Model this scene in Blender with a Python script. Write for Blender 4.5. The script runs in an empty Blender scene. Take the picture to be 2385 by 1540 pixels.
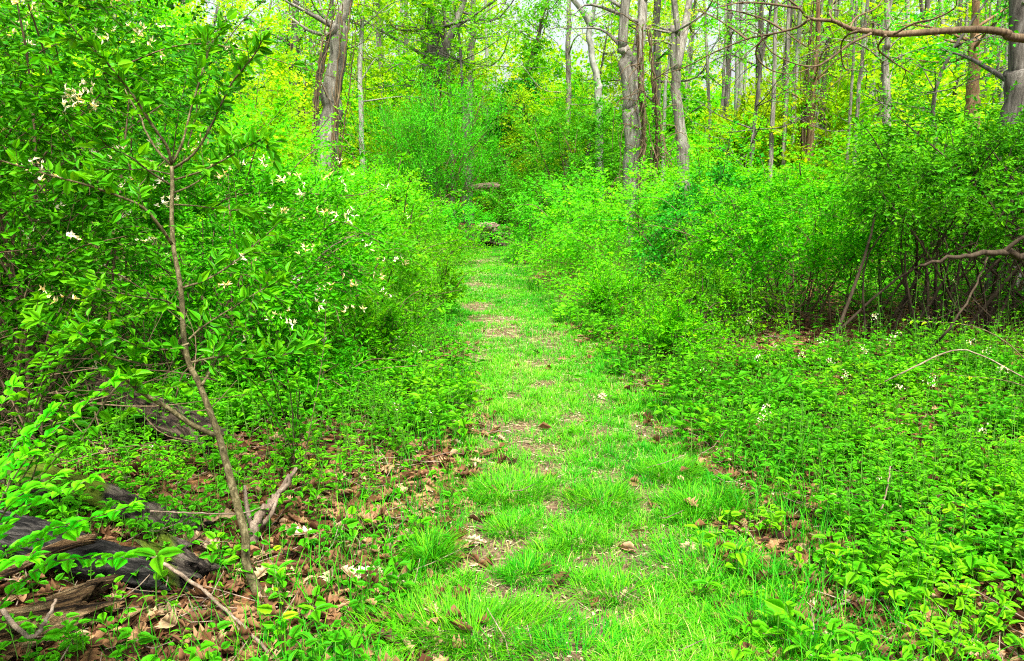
import bpy, math, random
import numpy as np
from math import radians as R

# ------------------------------------------------------------------ camera, sky, sun, exposure
S = bpy.context.scene
COL = S.collection
PITCH = math.atan(339 / 1835.6)
CAMZ = 1.6
cam_d = bpy.data.cameras.new('camera')
cam = bpy.data.objects.new('camera', cam_d)
COL.objects.link(cam)
cam.location = (0, 0, CAMZ)
cam.rotation_euler = (math.pi / 2 - PITCH, 0, 0)
cam_d.sensor_width = 36
cam_d.angle = R(66)
cam_d.clip_start = 0.05
cam_d.clip_end = 600
S.camera = cam

SUN_EL, SUN_AZ = 64, 165          # azimuth measured from +Y towards +X
W = bpy.data.worlds.new('World')
S.world = W
W.use_nodes = True
wn = W.node_tree
bg = wn.nodes['Background']
sky = wn.nodes.new('ShaderNodeTexSky')
sky.sky_type = 'NISHITA'
sky.sun_disc = False
sky.sun_elevation = R(SUN_EL)
sky.sun_rotation = R(SUN_AZ)
sky.air_density = 1.0
sky.dust_density = 6.0
sky.ozone_density = 0.6
shs = wn.nodes.new('ShaderNodeHueSaturation')
shs.inputs['Saturation'].default_value = .3
wn.links.new(sky.outputs[0], shs.inputs['Color'])
wn.links.new(shs.outputs[0], bg.inputs[0])
bg.inputs[1].default_value = 0.12
sun_d = bpy.data.lights.new('sun', 'SUN')
sun_d.energy = 4.4
sun_d.angle = R(14)
sun_d.color = (1.0, 0.95, 0.82)
sun = bpy.data.objects.new('sun', sun_d)
COL.objects.link(sun)
sun.location = (0, 0, 30)
sun.rotation_euler = (R(90 - SUN_EL), 0, R(180 - SUN_AZ))
S.view_settings.view_transform = 'Standard'
S.view_settings.look = 'None'
S.view_settings.exposure = 1.55
S.view_settings.gamma = 1
S.cycles.max_bounces = 8
S.cycles.diffuse_bounces = 4
S.cycles.glossy_bounces = 2
S.cycles.transmission_bounces = 5
S.cycles.transparent_max_bounces = 4
S.cycles.caustics_reflective = False
S.cycles.caustics_refractive = False
S.cycles.pixel_filter_type = 'BLACKMAN_HARRIS'
S.cycles.filter_width = 1.15
S.cycles.use_denoising = False

# ------------------------------------------------------------------ helpers
FD = 1835.6


def P(x, y, d):
    """point seen at photo position (x, y) (2385 px wide frame) at forward distance d"""
    cx, cy = (x - 1192.5) / FD, (770 - y) / FD
    dy = math.cos(PITCH) + cy * math.sin(PITCH)
    dz = -math.sin(PITCH) + cy * math.cos(PITCH)
    t = d / dy
    return np.array([cx * t, d, CAMZ + dz * t])


def G(x, y):
    cx, cy = (x - 1192.5) / FD, (770 - y) / FD
    dy = math.cos(PITCH) + cy * math.sin(PITCH)
    dz = -math.sin(PITCH) + cy * math.cos(PITCH)
    t = -CAMZ / dz
    return np.array([cx * t, dy * t])


def _hash(ix, iy, seed):
    h = (ix.astype(np.int64) * 374761393 + iy.astype(np.int64) * 668265263 + seed * 1442695041) & 0xffffffff
    h = ((h ^ (h >> 13)) * 1274126177) & 0xffffffff
    return ((h ^ (h >> 16)) & 0xffff) / 65535.0


def vnoise(x, y, seed=0):
    x = np.asarray(x, float); y = np.asarray(y, float)
    ix, iy = np.floor(x), np.floor(y)
    fx, fy = x - ix, y - iy
    fx = fx * fx * (3 - 2 * fx); fy = fy * fy * (3 - 2 * fy)
    a = _hash(ix, iy, seed); b = _hash(ix + 1, iy, seed)
    c = _hash(ix, iy + 1, seed); d = _hash(ix + 1, iy + 1, seed)
    return (a * (1 - fx) + b * fx) * (1 - fy) + (c * (1 - fx) + d * fx) * fy


def fbm(x, y, seed=0, o=3):
    s = 0; a = 0.5; t = 0
    for k in range(o):
        s = s + a * vnoise(x * 2 ** k, y * 2 ** k, seed + k); t += a; a *= .5
    return s / t


CL_D = [(1345, 1540), (1365, 1350), (1380, 1150), (1340, 1000), (1265, 880), (1185, 765), (1132, 665), (1118, 610), (1150, 568), (1212, 533)]
CL = np.array([G(*p) for p in CL_D])
CL = np.vstack([[CL[0] + np.array([0.0, -3.5])], CL, [CL[-1] + np.array([5, 5])], [CL[-1] + np.array([14, 9])]])
# dense centreline
_t = np.linspace(0, len(CL) - 1, 400)
CLX = np.interp(_t, np.arange(len(CL)), CL[:, 0]); CLY = np.interp(_t, np.arange(len(CL)), CL[:, 1])


def tdist(x, y):
    """signed distance to the trail centreline (negative on its left)"""
    x = np.atleast_1d(np.asarray(x, float)); y = np.atleast_1d(np.asarray(y, float))
    out = np.empty(len(x))
    for s in range(0, len(x), 20000):
        xs, ys = x[s:s + 20000], y[s:s + 20000]
        d2 = (xs[:, None] - CLX) ** 2 + (ys[:, None] - CLY) ** 2
        i = d2.argmin(1)
        out[s:s + 20000] = np.sqrt(d2[np.arange(len(xs)), i]) * np.sign(xs - CLX[i])
    return out


def hz(x, y):
    x = np.asarray(x, float); y = np.asarray(y, float)
    sh = np.shape(x)
    d = np.abs(tdist(x.ravel(), y.ravel())).reshape(sh)
    return 0.06 * (vnoise(x * .7, y * .7, 5) - .5) + 0.02 * (vnoise(x * 3, y * 3, 6) - .5) + 0.4 * np.clip((d - .9) / 6, 0, 1) + .055 * np.clip(y - 22, 0, 40)


def h1(x, y):
    return float(hz(np.array([x]), np.array([y]))[0])


def unit(v):
    return v / np.maximum(np.linalg.norm(v, axis=-1, keepdims=True), 1e-9)


class MB:
    def __init__(s):
        s.v = []; s.q = []; s.t = []; s.a = []; s.m = []; s.n = 0

    def add(s, v, q=None, t=None, a=None, m=None):
        v = np.asarray(v, float).reshape(-1, 3)
        k = len(v)
        if k == 0: return
        s.v.append(v)
        if q is not None and len(q): s.q.append(np.asarray(q, np.int64).reshape(-1, 4) + s.n)
        if t is not None and len(t): s.t.append(np.asarray(t, np.int64).reshape(-1, 3) + s.n)
        s.a.append(np.full(k, .5) if a is None else np.broadcast_to(np.asarray(a, float), (k,)))
        s.m.append(np.full(k, 1.) if m is None else np.broadcast_to(np.asarray(m, float), (k,)))
        s.n += k

    def build(s, name, mat, parent=None, smooth=True):
        me = bpy.data.meshes.new(name)
        v = np.concatenate(s.v)
        q = np.concatenate(s.q) if s.q else np.zeros((0, 4), np.int64)
        t = np.concatenate(s.t) if s.t else np.zeros((0, 3), np.int64)
        me.vertices.add(len(v)); me.vertices.foreach_set('co', v.astype(np.float32).ravel())
        nl = q.size + t.size
        me.loops.add(nl); me.polygons.add(len(q) + len(t))
        me.loops.foreach_set('vertex_index', np.concatenate([q.ravel(), t.ravel()]).astype(np.int32))
        st = np.concatenate([np.arange(len(q)) * 4, q.size + np.arange(len(t)) * 3]).astype(np.int32)
        me.polygons.foreach_set('loop_start', st)
        me.update(calc_edges=True)
        if smooth: me.polygons.foreach_set('use_smooth', np.ones(len(me.polygons), bool))
        at = me.attributes.new('tint', 'FLOAT', 'POINT'); at.data.foreach_set('value', np.concatenate(s.a).astype(np.float32))
        at = me.attributes.new('mid', 'FLOAT', 'POINT'); at.data.foreach_set('value', np.concatenate(s.m).astype(np.float32))
        me.materials.append(mat)
        o = bpy.data.objects.new(name, me)
        COL.objects.link(o)
        if parent is not None: o.parent = parent
        return o


# leaf templates: columns along, across, up ; then triangles
def _half(st, hw, zm, ze):
    n = len(st)
    v = [(st[i], 0, zm[i]) for i in range(n)]
    for s in (1, -1):
        v += [(st[i], s * hw[i], ze[i]) for i in range(1, n - 1)]
    t = []
    for s in (0, 1):
        e = lambda i: n + s * (n - 2) + i - 1
        t.append((0, 1, e(1)))
        for i in range(1, n - 2):
            t += [(i, i + 1, e(i + 1)), (i, e(i + 1), e(i))]
        t.append((n - 2, n - 1, e(n - 2)))
    return np.array(v, float), np.array(t)


TPL = {
    'lo': (np.array([(0, 0, 0), (.45, .5, .1), (1, 0, -.06), (.45, -.5, .1)], float), np.array([(0, 2, 1), (0, 3, 2)])),
    'mid': _half([0, .4, 1], [0, .5, 0], [0, 0, -.1], [0, .09, 0]),
    'hi': _half([0, .15, .4, .72, 1], [0, .33, .5, .33, 0], [0, .02, .02, -.05, -.16], [0, .07, .1, .04, 0]),
    'tooth': _half([0, .1, .22, .35, .47, .6, .72, .85, 1], [0, .42, .40, .52, .42, .42, .28, .2, 0],
                   [0, .02, .03, .03, .02, 0, -.03, -.08, -.15], [0, .06, .07, .08, .07, .05, .02, -.03, 0]),
    'oak': _half([0, .08, .18, .3, .4, .52, .62, .76, .86, .95, 1], [0, .06, .26, .18, .48, .24, .5, .22, .34, .14, 0],
                 [0, 0, 0, .01, .02, .02, .02, .01, 0, -.02, -.04], [0, .02, .05, .03, .1, .05, .1, .04, .05, 0, 0]),
}


def leaves(mb, p, d, nrm, L, Wd, kind='lo', tint=None, curl=None, rng=np.random):
    n = len(p)
    if n == 0: return
    tv, tt = TPL[kind]
    x = unit(d)
    z = unit(nrm - x * (nrm * x).sum(1, keepdims=True) + 1e-6)
    y = np.cross(z, x)
    L = np.broadcast_to(L, (n,))[:, None, None]; Wd = np.broadcast_to(Wd, (n,))[:, None, None]
    tx, ty, tz = tv[:, 0][None, :, None], tv[:, 1][None, :, None], tv[:, 2][None, :, None]
    zz = tz * np.ones((n, 1, 1))
    if curl is not None:
        c = np.broadcast_to(curl, (n,))[:, None, None]
        zz = zz + c * (ty ** 2 * 1.6 + (tx - .5) ** 2 * .9)
    v = p[:, None] + L * tx * x[:, None] + Wd * ty * y[:, None] + L * zz * z[:, None]
    k = len(tv)
    f = (tt[None] + (np.arange(n) * k)[:, None, None]).reshape(-1, 3)
    if tint is None: tint = rng.random(n)
    mb.add(v.reshape(-1, 3), t=f, a=np.repeat(tint, k), m=np.tile(np.abs(tv[:, 1]) * 2, n))


def sticks(mb, a, b, ra, rb, sides=3, tint=.5):
    a = np.asarray(a, float).reshape(-1, 3); b = np.asarray(b, float).reshape(-1, 3)
    n = len(a)
    if n == 0: return
    d = unit(b - a)
    ref = np.where(np.abs(d[:, 2:3]) > .9, np.array([[1., 0, 0]]), np.array([[0, 0, 1.]]))
    u = unit(np.cross(d, ref)); w = np.cross(d, u)
    an = np.arange(sides) * 2 * math.pi / sides
    ring = np.cos(an)[None, :, None] * u[:, None] + np.sin(an)[None, :, None] * w[:, None]
    ra = np.broadcast_to(ra, (n,))[:, None, None]; rb = np.broadcast_to(rb, (n,))[:, None, None]
    v = np.concatenate([a[:, None] + ring * ra, b[:, None] + ring * rb], 1)
    i = np.arange(sides); j = (i + 1) % sides
    q = np.stack([i, j, j + sides, i + sides], 1)
    f = (q[None] + (np.arange(n) * 2 * sides)[:, None, None]).reshape(-1, 4)
    mb.add(v.reshape(-1, 3), q=f, a=np.repeat(np.broadcast_to(tint, (n,)), 2 * sides))


def smooth(pts, n):
    """Catmull-Rom through points, n samples"""
    pts = np.asarray(pts, float)
    if len(pts) < 3:
        t = np.linspace(0, 1, n)[:, None]
        return pts[0] * (1 - t) + pts[-1] * t
    e = np.vstack([2 * pts[0] - pts[1], pts, 2 * pts[-1] - pts[-2]])
    u = np.linspace(0, len(pts) - 1, n); i = np.minimum(u.astype(int), len(pts) - 2); f = (u - i)[:, None]
    p0, p1, p2, p3 = e[i], e[i + 1], e[i + 2], e[i + 3]
    return .5 * (2 * p1 + (p2 - p0) * f + (2 * p0 - 5 * p1 + 4 * p2 - p3) * f ** 2 + (3 * p1 - p0 - 3 * p2 + p3) * f ** 3)


def tube(mb, pts, r, sides=8, rough=0., seed=0, cap=True, tint=.5):
    pts = np.asarray(pts, float); n = len(pts)
    r = np.broadcast_to(np.asarray(r, float), (n,)) if np.ndim(r) < 1 or len(r) == n else np.interp(np.linspace(0, 1, n), np.linspace(0, 1, len(r)), r)
    tg = unit(np.gradient(pts, axis=0))
    u = np.cross(tg[0], [0.3, 1, .2]); u /= np.linalg.norm(u)
    an = np.arange(sides) * 2 * math.pi / sides
    V = []
    rg = np.random.RandomState(seed)
    base = rg.rand(sides)
    for k in range(n):
        u = u - tg[k] * (u @ tg[k]); u /= np.linalg.norm(u)
        w = np.cross(tg[k], u)
        rr = r[k] * (1 + rough * (0.6 * (base - .5) * 2 + .4 * (rg.rand(sides) - .5) * 2))
        V.append(pts[k] + (np.cos(an) * rr)[:, None] * u + (np.sin(an) * rr)[:, None] * w)
    V = np.concatenate(V)
    q = []
    i = np.arange(sides); j = (i + 1) % sides
    for k in range(n - 1):
        q.append(np.stack([i + k * sides, j + k * sides, j + (k + 1) * sides, i + (k + 1) * sides], 1))
    t = []
    if cap:
        V = np.vstack([V, pts[0], pts[-1]])
        t = [(n * sides, b, a) for a, b in zip(i, j)] + [(n * sides + 1, a + (n - 1) * sides, b + (n - 1) * sides) for a, b in zip(i, j)]
    mb.add(V, q=np.concatenate(q), t=t, a=tint)


def tag(o, label=None, cat=None, group=None, kind=None):
    if label: o['label'] = label
    if cat: o['category'] = cat
    if group: o['group'] = group
    if kind: o['kind'] = kind
    return o


def thing(name, label, cat, loc=(0, 0, 0), group=None):
    o = bpy.data.objects.new(name, None)
    COL.objects.link(o)
    o.location = loc
    o.empty_display_size = .1
    return tag(o, label, cat, group)


def dup(root, loc, rz=0., sc=1., label=None, group=None):
    r = root.copy(); COL.objects.link(r)
    r.location = loc; r.rotation_euler = (0, 0, rz)
    r.scale = (sc, sc, sc) if np.ndim(sc) == 0 else sc
    if label: r['label'] = label
    if group: r['group'] = group
    for ch in list(root.children):
        c = ch.copy(); COL.objects.link(c); c.parent = r
        for g in ch.children:
            e = g.copy(); COL.objects.link(e); e.parent = c
    return r


# ------------------------------------------------------------------ materials
def newmat(name):
    m = bpy.data.materials.new(name); m.use_nodes = True
    nt = m.node_tree; nt.nodes.clear()
    out = nt.nodes.new('ShaderNodeOutputMaterial')
    return m, nt, out


def ramp(nt, stops, interp='LINEAR'):
    r = nt.nodes.new('ShaderNodeValToRGB')
    cr = r.color_ramp; cr.interpolation = interp
    while len(cr.elements) < len(stops): cr.elements.new(.5)
    for e, (p, c) in zip(cr.elements, stops):
        e.position = p; e.color = (*c, 1)
    return r


def leafmat(name, stops, trans=.4, rough=.55, midrib=None, objvar=.3, spec=.1):
    m, nt, out = newmat(name)
    N, Lk = nt.nodes.new, nt.links.new
    at = N('ShaderNodeAttribute'); at.attribute_name = 'tint'
    rp = ramp(nt, stops); Lk(at.outputs['Fac'], rp.inputs[0])
    tc = N('ShaderNodeTexCoord')
    nz = N('ShaderNodeTexNoise'); nz.inputs['Scale'].default_value = 55; nz.inputs['Detail'].default_value = 2
    Lk(tc.outputs['Object'], nz.inputs['Vector'])
    oi = N('ShaderNodeObjectInfo')
    v1 = N('ShaderNodeMapRange'); v1.inputs[3].default_value = .72; v1.inputs[4].default_value = 1.28
    Lk(nz.outputs[0], v1.inputs[0])
    v2 = N('ShaderNodeMapRange'); v2.inputs[3].default_value = 1 - objvar; v2.inputs[4].default_value = 1 + objvar
    Lk(oi.outputs['Random'], v2.inputs[0])
    mu = N('ShaderNodeMath'); mu.operation = 'MULTIPLY'
    Lk(v1.outputs[0], mu.inputs[0]); Lk(v2.outputs[0], mu.inputs[1])
    hs = N('ShaderNodeHueSaturation'); Lk(mu.outputs[0], hs.inputs['Value']); Lk(rp.outputs[0], hs.inputs['Color'])
    hr = N('ShaderNodeMapRange'); hr.inputs[3].default_value = .49; hr.inputs[4].default_value = .51
    Lk(oi.outputs['Random'], hr.inputs[0]); Lk(hr.outputs[0], hs.inputs['Hue'])
    col = hs.outputs[0]
    if midrib:
        am = N('ShaderNodeAttribute'); am.attribute_name = 'mid'
        r2 = ramp(nt, [(0, (1, 1, 1)), (.09, (.6, .6, .6)), (.16, (0, 0, 0))]); Lk(am.outputs['Fac'], r2.inputs[0])
        mx = N('ShaderNodeMix'); mx.data_type = 'RGBA'
        Lk(r2.outputs[0], mx.inputs[0]); Lk(col, mx.inputs[6]); mx.inputs[7].default_value = (*midrib, 1)
        col = mx.outputs[2]
    pb = N('ShaderNodeBsdfPrincipled'); Lk(col, pb.inputs['Base Color'])
    pb.inputs['Roughness'].default_value = rough
    pb.inputs['Specular IOR Level'].default_value = spec
    if trans > 0:
        tr = N('ShaderNodeBsdfTranslucent')
        mg = N('ShaderNodeMix'); mg.data_type = 'RGBA'; mg.blend_type = 'MULTIPLY'; mg.inputs[0].default_value = 1
        Lk(col, mg.inputs[6]); mg.inputs[7].default_value = (1.5, 1.25, .5, 1)
        Lk(mg.outputs[2], tr.inputs[0])
        ms = N('ShaderNodeMixShader'); ms.inputs[0].default_value = trans
        Lk(pb.outputs[0], ms.inputs[1]); Lk(tr.outputs[0], ms.inputs[2]); Lk(ms.outputs[0], out.inputs[0])
    else:
        Lk(pb.outputs[0], out.inputs[0])
    return m


def barkmat(name, c1, c2, c3, scale=14, stretch=.18, bump=.6, moss=None, con=.18):
    m, nt, out = newmat(name)
    N, Lk = nt.nodes.new, nt.links.new
    tc = N('ShaderNodeTexCoord'); mp = N('ShaderNodeMapping'); mp.inputs['Scale'].default_value = (1, 1, stretch)
    Lk(tc.outputs['Object'], mp.inputs[0])
    n1 = N('ShaderNodeTexNoise'); n1.inputs['Scale'].default_value = scale; n1.inputs['Detail'].default_value = 7; n1.inputs['Roughness'].default_value = .7
    n1.inputs['Distortion'].default_value = .8
    Lk(mp.outputs[0], n1.inputs['Vector'])
    n2 = N('ShaderNodeTexNoise'); n2.inputs['Scale'].default_value = 2.3; n2.inputs['Detail'].default_value = 4
    Lk(tc.outputs['Object'], n2.inputs['Vector'])
    rp = ramp(nt, [(.5 - con, c1), (.5, c2), (.5 + con, c3)]); Lk(n1.outputs[0], rp.inputs[0])
    vr = N('ShaderNodeMapRange'); vr.inputs[1].default_value = .3; vr.inputs[2].default_value = .7; vr.inputs[3].default_value = .65; vr.inputs[4].default_value = 1.3
    Lk(n2.outputs[0], vr.inputs[0])
    hs = N('ShaderNodeHueSaturation'); Lk(rp.outputs[0], hs.inputs['Color']); Lk(vr.outputs[0], hs.inputs['Value'])
    col = hs.outputs[0]
    if moss:
        r2 = ramp(nt, [(.5, (0, 0, 0)), (.6, (1, 1, 1))])
        n3 = N('ShaderNodeTexNoise'); n3.inputs['Scale'].default_value = 3.5; n3.inputs['Detail'].default_value = 5
        Lk(tc.outputs['Object'], n3.inputs['Vector']); Lk(n3.outputs[0], r2.inputs[0])
        mx = N('ShaderNodeMix'); mx.data_type = 'RGBA'; Lk(r2.outputs[0], mx.inputs[0]); Lk(col, mx.inputs[6]); mx.inputs[7].default_value = (*moss, 1)
        col = mx.outputs[2]
    pb = N('ShaderNodeBsdfPrincipled'); Lk(col, pb.inputs['Base Color']); pb.inputs['Roughness'].default_value = .9
    pb.inputs['Specular IOR Level'].default_value = .15
    bp = N('ShaderNodeBump'); bp.inputs['Strength'].default_value = bump; bp.inputs['Distance'].default_value = .03
    Lk(n1.outputs[0], bp.inputs['Height']); Lk(bp.outputs[0], pb.inputs['Normal'])
    Lk(pb.outputs[0], out.inputs[0])
    return m


M = {}
M['honey'] = leafmat('honeysuckle leaf', [(0, (0.020, 0.195, 0.0022)), (.5, (0.044, 0.366, 0.0028)), (.85, (0.109, 0.512, 0.0033)), (1, (0.279, 0.620, 0.0055))])
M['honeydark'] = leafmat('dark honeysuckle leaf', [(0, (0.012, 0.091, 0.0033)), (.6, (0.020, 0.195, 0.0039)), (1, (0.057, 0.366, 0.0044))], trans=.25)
M['near'] = leafmat('near leaf', [(0, (0.020, 0.207, 0.0033)), (.5, (0.041, 0.390, 0.0039)), (1, (0.160, 0.586, 0.0055))], midrib=(0.160, 0.512, 0.0165), rough=.4)
M['rose'] = leafmat('rose leaf', [(0, (0.028, 0.244, 0.0017)), (.5, (0.084, 0.439, 0.0022)), (.85, (0.195, 0.561, 0.0033)), (1, (0.348, 0.620, 0.0055))])
M['feather'] = leafmat('feathery shrub leaf', [(0, (0.024, 0.232, 0.0033)), (.5, (0.050, 0.403, 0.0055)), (1, (0.143, 0.549, 0.0066))])
M['yellow'] = leafmat('spring yellow leaf', [(0, (0.127, 0.366, 0.0022)), (.5, (0.262, 0.537, 0.0033)), (1, (0.493, 0.620, 0.0083))], trans=.5)
M['bright'] = leafmat('spring green leaf', [(0, (0.041, 0.293, 0.0017)), (.5, (0.100, 0.464, 0.0028)), (1, (0.279, 0.610, 0.0055))], trans=.45)
M['ivy'] = leafmat('ivy leaf', [(0, (0.012, 0.073, 0.0044)), (.6, (0.020, 0.159, 0.0055)), (1, (0.057, 0.317, 0.0066))], trans=.15, rough=.35)
M['grass'] = leafmat('grass blade', [(0, (.010, .13, .004)), (.35, (.025, .24, .003)), (.62, (.075, .36, .004)), (.88, (.16, .42, .006)), (1, (.36, .33, .12))], trans=.3, objvar=0)
M['herb'] = leafmat('herb leaf', [(0, (0.028, 0.244, 0.0033)), (.5, (0.066, 0.427, 0.0033)), (.9, (0.177, 0.561, 0.0044)), (1, (0.382, 0.610, 0.0110))], midrib=(0.177, 0.512, 0.0165), objvar=.15)
M['blue'] = leafmat('bluish leaf', [(0, (.01, .2, .06)), (1, (.02, .3, .1))], midrib=(.1, .45, .2), objvar=0)
M['litter'] = leafmat('dead leaf', [(0, (.03, .014, .007)), (.25, (.085, .036, .015)), (.5, (.17, .085, .035)), (.7, (.27, .155, .075)), (.88, (.40, .28, .16)), (1, (.56, .46, .34))], trans=.1, rough=.7, objvar=.1, spec=.2)
M['pale'] = leafmat('pale dead leaf', [(0, (.36, .24, .12)), (.5, (.46, .35, .22)), (1, (.56, .49, .38))], trans=.15, rough=.7, midrib=(.35, .2, .1), objvar=.15, spec=.2)
M['flower'] = leafmat('white flower', [(0, (.72, .62, .25)), (.4, (.80, .76, .55)), (1, (.85, .85, .80))], trans=.3, objvar=0)
M['straw'] = leafmat('straw', [(0, (.08, .05, .025)), (.5, (.22, .16, .085)), (1, (.48, .40, .27))], trans=0, rough=.8, objvar=0)
M['stemgreen'] = leafmat('green stem', [(0, (.05, .16, .02)), (1, (.12, .26, .03))], trans=0, objvar=0)
M['twig'] = barkmat('twig bark', (0.040, 0.028, 0.016), (0.104, 0.072, 0.040), (0.192, 0.144, 0.088), scale=30, bump=.3)
M['twigdark'] = barkmat('dark twig bark', (0.016, 0.011, 0.008), (0.044, 0.032, 0.020), (0.080, 0.060, 0.040), scale=30, bump=.3)
M['sapling'] = barkmat('sapling bark', (.035, .03, .013), (.085, .072, .032), (.18, .155, .085), scale=60, stretch=.5, bump=.5, con=.14)
M['bark'] = barkmat('grey bark', (0.050, 0.045, 0.036), (0.171, 0.156, 0.132), (0.323, 0.312, 0.276), scale=16, stretch=.14, bump=1)
M['barkdark'] = barkmat('dark bark', (0.025, 0.022, 0.019), (0.086, 0.078, 0.066), (0.181, 0.173, 0.156), scale=15, stretch=.14, bump=1)
M['barkpale'] = barkmat('pale bark', (0.125, 0.121, 0.102), (0.234, 0.233, 0.205), (0.360, 0.372, 0.344), scale=9, stretch=.4, bump=.4)
M['barkbrown'] = barkmat('brown bark', (0.060, 0.036, 0.018), (0.168, 0.102, 0.054), (0.288, 0.192, 0.108), scale=14, stretch=.15, bump=.9)
M['log'] = barkmat('log bark', (.008, .006, .005), (.045, .032, .022), (.13, .10, .07), scale=22, stretch=.2, bump=1.5, con=.1)
M['mosslog'] = barkmat('mossy log', (.010, .008, .007), (.05, .04, .032), (.13, .11, .085), scale=26, stretch=.3, bump=1.5, moss=(.07, .11, .006), con=.1)
M['charlog'] = barkmat('blackened log', (.004, .004, .004), (.017, .016, .015), (.06, .055, .05), scale=34, stretch=.25, bump=1.5, con=.1)
M['driftwood'] = barkmat('weathered wood', (.012, .006, .003), (.12, .07, .03), (.33, .23, .12), scale=32, stretch=.1, bump=1.6, con=.1)
M['deadstick'] = barkmat('dead stick', (0.075, 0.053, 0.038), (0.195, 0.143, 0.105), (0.345, 0.277, 0.217), scale=25, stretch=.3, bump=.7)
M['stone'] = barkmat('pale stone', (0.210, 0.188, 0.150), (0.330, 0.300, 0.255), (0.450, 0.420, 0.375), scale=9, stretch=1, bump=.5)


def groundmat():
    m, nt, out = newmat('leaf litter ground')
    N, Lk = nt.nodes.new, nt.links.new
    tc = N('ShaderNodeTexCoord')
    v = N('ShaderNodeTexVoronoi'); v.inputs['Scale'].default_value = 22
    nz = N('ShaderNodeTexNoise'); nz.inputs['Scale'].default_value = 9; nz.inputs['Detail'].default_value = 6
    Lk(tc.outputs['Object'], nz.inputs['Vector'])
    mxv = N('ShaderNodeMix'); mxv.data_type = 'RGBA'; mxv.inputs[0].default_value = .12
    Lk(tc.outputs['Object'], mxv.inputs[6]); Lk(nz.outputs[1], mxv.inputs[7]); Lk(mxv.outputs[2], v.inputs['Vector'])
    sp = N('ShaderNodeSeparateColor'); Lk(v.outputs['Color'], sp.inputs[0])
    rp = ramp(nt, [(0, (.02, .011, .006)), (.4, (.07, .03, .014)), (.75, (.16, .075, .03)), (1, (.30, .18, .09))]); Lk(sp.outputs[0], rp.inputs[0])
    n2 = N('ShaderNodeTexNoise'); n2.inputs['Scale'].default_value = 60; n2.inputs['Detail'].default_value = 8
    Lk(tc.outputs['Object'], n2.inputs['Vector'])
    vr = N('ShaderNodeMapRange'); vr.inputs[1].default_value = .3; vr.inputs[2].default_value = .7; vr.inputs[3].default_value = .4; vr.inputs[4].default_value = 1.4
    Lk(n2.outputs[0], vr.inputs[0])
    hs = N('ShaderNodeHueSaturation'); Lk(rp.outputs[0], hs.inputs['Color']); Lk(vr.outputs[0], hs.inputs['Value'])
    pb = N('ShaderNodeBsdfPrincipled'); pb.inputs['Roughness'].default_value = .95; pb.inputs['Specular IOR Level'].default_value = .1
    Lk(hs.outputs[0], pb.inputs['Base Color'])
    bp = N('ShaderNodeBump'); bp.inputs['Strength'].default_value = .7; bp.inputs['Distance'].default_value = .03
    Lk(v.outputs['Distance'], bp.inputs['Height']); Lk(bp.outputs[0], pb.inputs['Normal'])
    Lk(pb.outputs[0], out.inputs[0])
    return m


def dirtmat():
    m, nt, out = newmat('trail dirt')
    N, Lk = nt.nodes.new, nt.links.new
    tc = N('ShaderNodeTexCoord')
    n1 = N('ShaderNodeTexNoise'); n1.inputs['Scale'].default_value = 45; n1.inputs['Detail'].default_value = 8; n1.inputs['Roughness'].default_value = .75
    n2 = N('ShaderNodeTexNoise'); n2.inputs['Scale'].default_value = 4; n2.inputs['Detail'].default_value = 4
    Lk(tc.outputs['Object'], n1.inputs['Vector']); Lk(tc.outputs['Object'], n2.inputs['Vector'])
    rp = ramp(nt, [(.35, (.035, .022, .013)), (.5, (.11, .075, .048)), (.65, (.24, .18, .12))]); Lk(n1.outputs[0], rp.inputs[0])
    r2 = ramp(nt, [(.35, (.75, .75, .75)), (.65, (1.2, 1.15, 1.0))]); Lk(n2.outputs[0], r2.inputs[0])
    mx = N('ShaderNodeMix'); mx.data_type = 'RGBA'; mx.blend_type = 'MULTIPLY'; mx.inputs[0].default_value = 1
    Lk(rp.outputs[0], mx.inputs[6]); Lk(r2.outputs[0], mx.inputs[7])
    pb = N('ShaderNodeBsdfPrincipled'); pb.inputs['Roughness'].default_value = .95; pb.inputs['Specular IOR Level'].default_value = .1
    Lk(mx.outputs[2], pb.inputs['Base Color'])
    bp = N('ShaderNodeBump'); bp.inputs['Strength'].default_value = .8; bp.inputs['Distance'].default_value = .02
    Lk(n1.outputs[0], bp.inputs['Height']); Lk(bp.outputs[0], pb.inputs['Normal'])
    Lk(pb.outputs[0], out.inputs[0])
    return m


# ------------------------------------------------------------------ ground and trail
def grid_sheet(xs, ys, zoff=0.):
    X, Y = np.meshgrid(xs, ys)
    Z = hz(X, Y) + zoff
    v = np.stack([X, Y, Z], -1).reshape(-1, 3)
    nx, ny = len(xs), len(ys)
    i = (np.arange(ny - 1)[:, None] * nx + np.arange(nx - 1)[None]).ravel()
    return v, np.stack([i, i + 1, i + nx + 1, i + nx], 1)


g = MB()
xs = np.concatenate([[-400, -200, -100, -60], np.linspace(-40, -8, 33), np.linspace(-7.8, 7.8, 105), np.linspace(8, 40, 33), [60, 100, 200, 400]])
ys = np.concatenate([[-30, -10, -4], np.linspace(-2, 16, 120), np.linspace(16.5, 50, 50), [60, 80, 120, 200, 400]])
v, q = grid_sheet(xs, ys)
g.add(v, q=q)
tag(g.build('ground', groundmat()), 'forest floor of brown leaf litter and soil', 'ground', kind='structure')

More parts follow.
